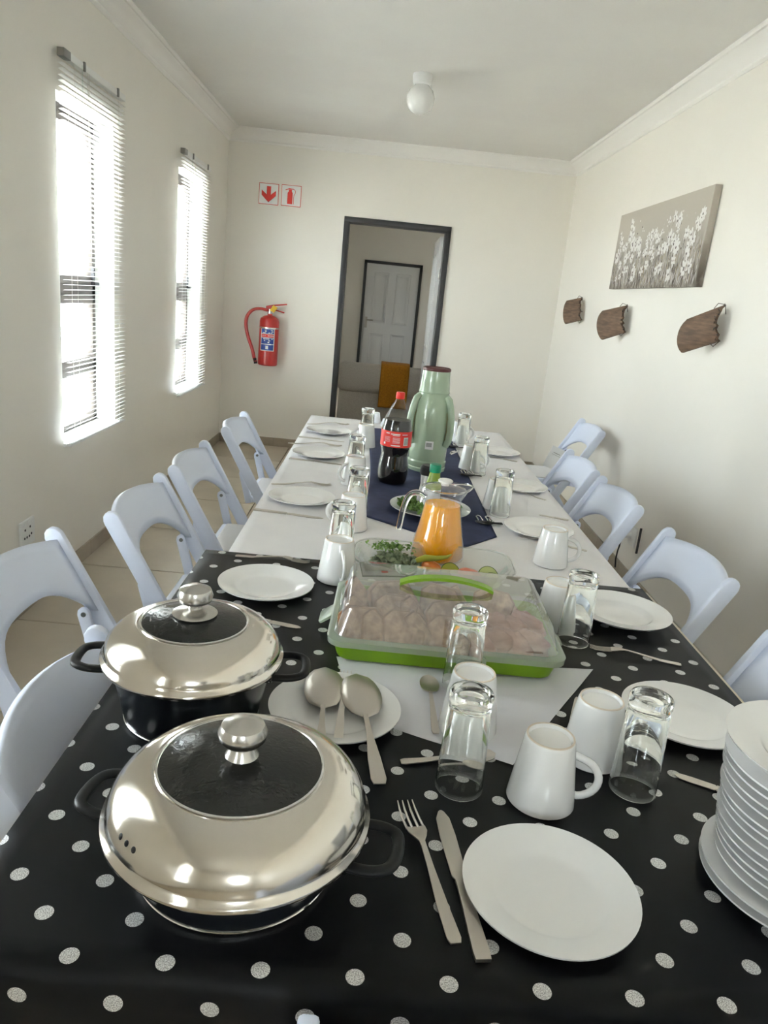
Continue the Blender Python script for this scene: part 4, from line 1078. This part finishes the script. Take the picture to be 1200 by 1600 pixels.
# ------------------------------------------------------------------ leafy piles
def leafpile(name, pts, m, label, cat, n, size, seed):
    rnd = random.Random(seed); mb = MB(); mb.keep = True
    for _ in range(n):
        x, y, z = pts(rnd); a = rnd.random() * 2 * PI; el = rnd.gauss(.2, .6); s = size * rnd.uniform(.6, 1.3)
        Mx = TR(x, y, z) @ RZ(a) @ Matrix.Rotation(el, 4, 'Y') @ Matrix.Rotation(rnd.gauss(0, .6), 4, 'X')
        q = [(-.5, 0, 0), (-.15, .28, .06), (.25, .22, .05), (.55, 0, -.08), (.25, -.22, .05), (-.15, -.28, .06), (0, 0, -.02)]
        mb.add([Mx @ (Vector(v) * s) for v in q], [(0, 6, 1), (1, 6, 2), (2, 6, 3), (3, 6, 4), (4, 6, 5), (5, 6, 0)])
    o = ob(name, mb, m); return tag(o, label, cat, kind='stuff')
# glass oblong dish with salad
dx, dy = .205, 1.955
t = thing('glass_dish', 'clear oblong glass dish of salad behind the food carrier', 'dish', (dx, dy, Z), math.radians(-2))
ob('bowl', loft([(rrect(-.17, .17, -.075, .075, .05), .001), (rrect(-.185, .185, -.088, .088, .06), .006), (rrect(-.212, .212, -.108, .108, .07), .045), (rrect(-.222, .222, -.116, .116, .075), .050), (rrect(-.224, .224, -.118, .118, .075), .053), (rrect(-.220, .220, -.114, .114, .075), .0545), (rrect(-.208, .208, -.104, .104, .07), .048), (rrect(-.180, .180, -.083, .083, .06), .010), (rrect(-.16, .16, -.07, .07, .05), .006)], True, True), M['dish'], t, angle=50)
ob('rim', MB().tube([(x_, y_, .0535) for x_, y_ in rrect(-.2235, .2235, -.1175, .1175, .075, 8)], .0026, 8, closed=True), M['dish'], t)
def hp_(rnd): 
    a = rnd.random() * 2 * PI; r = math.sqrt(rnd.random()); x = -.10 + .075 * r * math.cos(a); y = .085 * r * math.sin(a)
    return dx + x, dy + y, Z + .012 + rnd.random() * .045 * (1 - r * .6)
leafpile('salad_leaves', hp_, M['leafpale'], 'heap of pale green salad leaves in the glass dish', 'salad', 520, .022, 3)
leafpile('parsley_leaves', lambda r: (dx - .12 + r.gauss(0, .03), dy + .05 + r.gauss(0, .02), Z + .05 + r.random() * .015), M['leaf'], 'dark green parsley on top of the salad leaves', 'herbs', 130, .014, 5)
def slice_(x, y, z, r, tilt, a, label, fm, sm, grp, name):
    t = thing(name, label, 'vegetable', (dx + x, dy + y, Z + z), a, grp); t.rotation_euler = (tilt, .15, a)
    ob('flesh', MB().lathe([(0, .0045), (r * .93, .0045), (r * .93, -.0045), (0, -.0045)], 28), fm, t)
    ob('peel', MB().lathe([(r * .93, .0048), (r, .004), (r, -.004), (r * .93, -.0048)], 28), sm, t)
slice_(.045, -.045, .030, .028, .9, .1, 'thick round pickle slice in the glass dish beside the pepper', M['gherkin'], M['skin'], 'slices in the glass dish', 'pickle_slice')
slice_(.150, -.045, .030, .028, .8, -.1, 'pale cucumber slice, farther of the two at the right end of the glass dish', M['cucumber'], M['skin'], 'slices in the glass dish', 'cucumber_slice')
slice_(.160, -.066, .024, .025, .7, .1, 'pale cucumber slice, nearer of the two at the right end of the glass dish', M['cucumber'], M['skin'], 'slices in the glass dish', 'cucumber_slice')
o = ob('tomato_wedge', lump(MB(), .034, .02, .016, 3), M['tomato'], angle=80); o.location = (dx + .100, dy - .045, Z + .026); o.rotation_euler = (.3, .2, -.3); tag(o, 'pink tomato wedge between the pickle and cucumber slices', 'vegetable')
o = ob('pepper_piece', lump(MB(), .028, .018, .015, 8), M['pepper'], angle=80); o.location = (dx - .005, dy - .03, Z + .035); o.rotation_euler = (0, .3, -.5); tag(o, 'orange pepper piece next to the salad leaves', 'vegetable')
o = ob('pickled_chilli', MB().tube([(-.045, 0, .0), (-.02, .002, .010), (.01, 0, .012), (.04, -.002, .020), (.05, .0, .028)], [.008, .010, .008, .005, .002], 8), M['gherkin'], angle=80); o.location = (dx - .005, dy - .03, Z + .050); tag(o, 'yellow green pickled chilli lying on top of the dish contents', 'vegetable')

# ------------------------------------------------------------------ navy runner with clips
ZR = T - .0015
pts = [Vector((.013, 2.475)), Vector((.336, 2.224)), Vector((.452, 2.372)), Vector((.452, 3.95)), Vector((.40, 4.25)), Vector((-.02, 4.2)), Vector((-.045, 3.55)), Vector((.006, 3.0))]
def run(u, v):
    # left and right edges along v
    y = 2.35 + v * 1.95
    xl = -.0 + .012 * math.sin(v * 5); xr = .452
    yy = y
    if v < .12: pass
    x = xl + (xr - xl) * u
    # front edge is a shallow point: cut corners
    f = (1 - v) ** 6
    front = 2.475 + (2.224 - 2.475) * min(1, u / .72) if u < .72 else 2.224 + (2.372 - 2.224) * (u - .72) / .28
    yy = front + (4.25 - front) * v
    return (x, yy, ZR + .003 + .0022 * math.sin(u * 11 + v * 3) * math.sin(v * 23) + (.010 * max(0, u - .8) * abs(math.sin(v * 14))))
o = ob('table_runner', MB().grid(run, 40, 90), M['runner'], solid=.003, angle=70); tag(o, 'navy canvas roll laid as a runner down the middle of the white cloth', 'table runner')
for k, (u, v) in enumerate([(757, 815), (730, 741), (706, 697)]):
    p = at(u, v, T + .01)
    t = thing('clip_buckle', ['clip with two silver loops at the near corner of the navy runner', 'middle clip with two silver loops on the navy runner edge', 'clip with silver loops on the navy runner beside the flask foot'][k], 'clip', (p.x, p.y, T + .006), .1, 'clips on the navy runner')
    ob('flap', MB().prism([(-.035, 0), (.035, 0), (.03, -.02), (.01, -.034), (-.012, -.034), (-.03, -.02)], .002, .008), M['black'], t, bevel=.002)
    for s in (-.017, .017):
        ob('loop', MB().tube([(s - .008, -.015, .010), (s - .008, .03, .012), (s, .042, .012), (s + .008, .03, .012), (s + .008, -.015, .010)], .003, 6), M['chrome'], t)
    ob('strap', MB().box((-.03, -.012, .0), (.065, .006, .003)), M['black'], t, bevel=.001)
p = at(703, 715, T)
t = thing('steel_tongs', 'steel tongs lying beside the foot of the vacuum flask', 'tongs', (p.x, p.y, T + .006), 1.2)
ob('arm', MB().tube([(0, 0, .01), (.05, .012, .012), (.11, .008, .008)], .004, 6), M['chrome'], t); ob('arm', MB().tube([(0, 0, .01), (.05, -.014, .016), (.11, -.012, .014)], .004, 6), M['chrome'], t)

# ------------------------------------------------------------------ jug of juice
p = at(685, 868, T); jx, jy = .230, 2.115
t = thing('juice_jug', 'glass jug of orange juice with a glass handle and clear lid', 'jug', (jx, jy, Z), 0)
outer = [(.074, 0), (.080, .004), (.081, .012), (.076, .05), (.066, .10), (.057, .15), (.053, .172), (.053, .182), (.060, .205), (.064, .214)]
jb = MB(); n = 56; m_ = len(outer)
vs = []
for i in range(n):
    a = 2 * PI * i / n
    for k, (r, z) in enumerate(outer):
        sp = max(0, math.cos(a - math.radians(25))) ** 8 * max(0, (z - .182)) / .032 * .028
        vs.append(((r + sp) * math.cos(a), (r + sp) * math.sin(a), z + sp * .25))
jb.add(vs, [(i * m_ + k, ((i + 1) % n) * m_ + k, ((i + 1) % n) * m_ + k + 1, i * m_ + k + 1) for i in range(n) for k in range(m_ - 1)])
jb.add([(.074 * math.cos(2 * PI * i / n), .074 * math.sin(2 * PI * i / n), 0) for i in range(n)], [tuple(range(n))])
ob('jug_body', jb, M['jug'], t, angle=70)
ob('juice', MB().lathe([(0, .005), (.072, .005), (.0775, .012), (.073, .05), (.063, .10), (.0545, .15), (.052, .166), (.0515, .168), (0, .168)], 48), M['juice'], t, angle=50)
rimp = [((.064 + max(0, math.cos(a - math.radians(25))) ** 8 * .028) * math.cos(a), (.064 + max(0, math.cos(a - math.radians(25))) ** 8 * .028) * math.sin(a), .215 + max(0, math.cos(a - math.radians(25))) ** 8 * .006) for a in np.linspace(0, 2 * PI, 57)[:-1]]
ob('rim', MB().tube(rimp, .0032, 8, closed=True), M['glass'], t)
ha = math.radians(187)
hd = Vector((math.cos(ha), math.sin(ha), 0))
hpts = [(.054, .185), (.075, .197), (.098, .192), (.111, .170), (.118, .135), (.122, .100), (.124, .082)]
ob('handle', MB().tube(cr([hd * r + Vector((0, 0, z)) for r, z in hpts])[:40], [.009] * 40, 12), M['glass'], t, angle=70)
ob('lid', MB().lathe([(.0625, .212), (.064, .216), (.058, .218), (.040, .222), (.018, .225), (.0, .225)], 40), M['jug'], t)
ob('lid_knob', MB().lathe([(0, .224), (.012, .224), (.012, .230), (.021, .234), (.022, .239), (.018, .242), (0, .243)], 28), M['cornice'], t)

# ------------------------------------------------------------------ soda bottle
t = thing('soda_bottle', 'big bottle of dark soda with a red cap and red label', 'bottle', (.103, 2.99, Z), math.radians(0))
Rb = .062
shape = [(.040, 0), (.054, .004), (.061, .02), (.063, .05), (.061, .085), (.055, .118), (.055, .130), (.060, .150), (.0625, .160), (.0625, .226), (.060, .245), (.052, .275), (.040, .302), (.026, .328), (.0165, .345), (.0145, .352), (.0145, .362)]
ob('bottle_body', MB().lathe([(0, .004)] + shape, 48), M['pet'], t, angle=70)
liq = [(0, .006)] + [(r - .002, z + .0015) for r, z in shape if z < .262] + [(.0525, .266), (0, .266)]
ob('soda', MB().lathe(liq, 48), M['soda'], t, angle=60)
ob('cap', MB().lathe([(0, .376), (.016, .376), (.0175, .373), (.0175, .352), (.0165, .350), (0, .350)], 28), M['redcap'], t, angle=40)
lb = ob('label', MB().lathe([(.0632, .161), (.0634, .165), (.0634, .220), (.0632, .225)], 48), M['sodared'], t, label='red label with white print and a barcode')
rl = .0640
def lp(a0, a1, z0, z1, m, nm='print_mark'): ob(nm, curved(math.radians(a0), math.radians(a1), z0, z1, rl + (.0004 if m != 'paper' else 0), 5), M[m], lb)
lp(-42, -28, .2145, .2185, 'paper'); lp(-22, 12, .2125, .2165, 'paper'); lp(-15, 10, .208, .2105, 'paper'); lp(20, 42, .2125, .2155, 'lilac')
lp(27, 47, .170, .203, 'paper', 'barcode_field')
for k in range(9): lp(29.5 + k * 1.9, 30.4 + k * 1.9, .173, .200, 'ink', 'barcode_bar')
for k in range(6): lp(-14, 13, .1995 - k * .0042, .2008 - k * .0042, 'lilac')
for k in range(5): lp(-46, -24, .2005 - k * .0045, .2015 - k * .0045, 'lilac')
lp(-19, 15, .1665, .1705, 'paper'); lp(-50, -42, .170, .179, 'paper')

# ------------------------------------------------------------------ vacuum flask
t = thing('vacuum_flask', 'tall sage green vacuum flask with a maroon rimmed cup lid', 'flask', (.262, 3.31, Z), 0)
ob('body', MB().lathe([(0, 0), (.082, 0), (.086, .004), (.087, .018), (.084, .022), (.087, .027), (.088, .045), (.084, .052), (.085, .06), (.0855, .22), (.086, .275), (.080, .310), (.068, .345), (.066, .352), (0, .352)], 56), M['sage'], t, angle=30)
ob('cup_lid', MB().lathe([(.068, .350), (.0695, .354), (.067, .36), (.061, .445), (.0605, .452), (0, .452)], 56), M['sage'], t, angle=30)
ob('lid_rim', MB().lathe([(.0615, .446), (.063, .449), (.0625, .457), (.058, .460), (.056, .457), (.0, .455)], 56), M['maroon'], t, angle=30)
for a, k in ((math.radians(205), 0), (math.radians(-38), 1)):
    d = Vector((math.cos(a), math.sin(a), 0))
    pr = [(.070, .335), (.084, .325), (.095, .290), (.104, .25), (.107, .19), (.102, .150), (.088, .125)]
    up_ = (-math.sin(a), math.cos(a), 0)
    h_ = ob('handle', MB().tube([d * r + Vector((0, 0, z)) for r, z in pr], .016, 10, flat=1.0, up=up_), M['sage'], t, angle=60)
    h_.data.transform(Matrix.Identity(4))
    ob('inner_strip', MB().tube([d * (r - .014) + Vector((0, 0, z - .003)) for r, z in pr[:]], .006, 6, up=up_, flat=2.0), M['olive'], h_)
q = math.radians(-8)
lb = ob('price_label', curved(-.10 + q, .32 + q, .078 + .03, .115 + .03, .0868, 6), M['paper'], t, label='small white barcode sticker')
for k in range(9): ob('barcode_bar', curved(-.05 + q + k * .032, -.03 + q + k * .032, .120, .138, .0873, 1), M['ink'], lb)

# herbs plate, sauce bottle, shaker, cruets
pp_ = Vector((.238, 2.60)); plate(pp_.x, pp_.y, 'white plate of chopped green herbs behind the juice jug', z=T + .004, sc=1.22)
def hb_(r):
    a = r.random() * 2 * PI; q = math.sqrt(r.random()); return pp_.x - .005 + .115 * q * math.cos(a), pp_.y + .01 + .095 * q * math.sin(a), T + .018 + r.random() * .030 * (1 - q * .5)
leafpile('herb_leaves', hb_, M['leaf'], 'chopped dark green herbs on the plate behind the jug', 'herbs', 650, .020, 9)
p = at(681, 727, T + .19)
t = thing('sauce_bottle', 'small bottle of green sauce with a green cap behind the jug lid', 'bottle', (p.x, p.y - .0, T + .016), 0)
ob('bottle_body', MB().lathe([(0, 0), (.026, 0), (.028, .004), (.028, .10), (.024, .125), (.020, .135), (.019, .15), (0, .15)], 32), M['sauce'], t, angle=50)
ob('cap', MB().lathe([(0, .15), (.0195, .15), (.0205, .153), (.0205, .175), (.0185, .178), (0, .178)], 28), M['cap'], t)
ob('label', MB().lathe([(.0283, .03), (.0285, .032), (.0285, .088), (.0283, .09)], 32), M['lilac'], t)
p = at(671, 728, T + .17)
t = thing('steel_shaker', 'steel and black waisted dispenser behind the sauce bottle', 'shaker', (p.x, p.y, T + .003), 0)
ob('body', MB().lathe([(0, 0), (.040, 0), (.042, .004), (.041, .02), (.030, .07), (.026, .10), (.028, .135), (0, .135)], 32), M['chrome'], t, angle=50)
ob('lid', MB().lathe([(0, .135), (.030, .135), (.032, .14), (.031, .162), (.024, .17), (0, .171)], 32), M['black'], t)
ob('grip', MB().tube([(.036, 0, .035), (.050, 0, .07), (.048, 0, .11), (.030, 0, .145)], .006, 8), M['black'], t)
for k, (u, v, hh) in enumerate([(589, 645, .065), (603, 655, .045)]):
    p = at(u, v, T + hh * .9); t = thing('cruet', ['taller white salt shaker behind the soda bottle', 'shorter white salt shaker behind the soda bottle'][k], 'shaker', (p.x, p.y, T - .002), 0, 'white shakers at the far end')
    ob('body', MB().lathe([(0, 0), (.026, 0), (.028, .004), (.020, hh * .8), (0, hh * .8)], 24), M['lilac'], t); ob('top', MB().lathe([(.020, hh * .8), (.018, hh * .97), (.010, hh), (0, hh)], 24), M['lilac'], t)
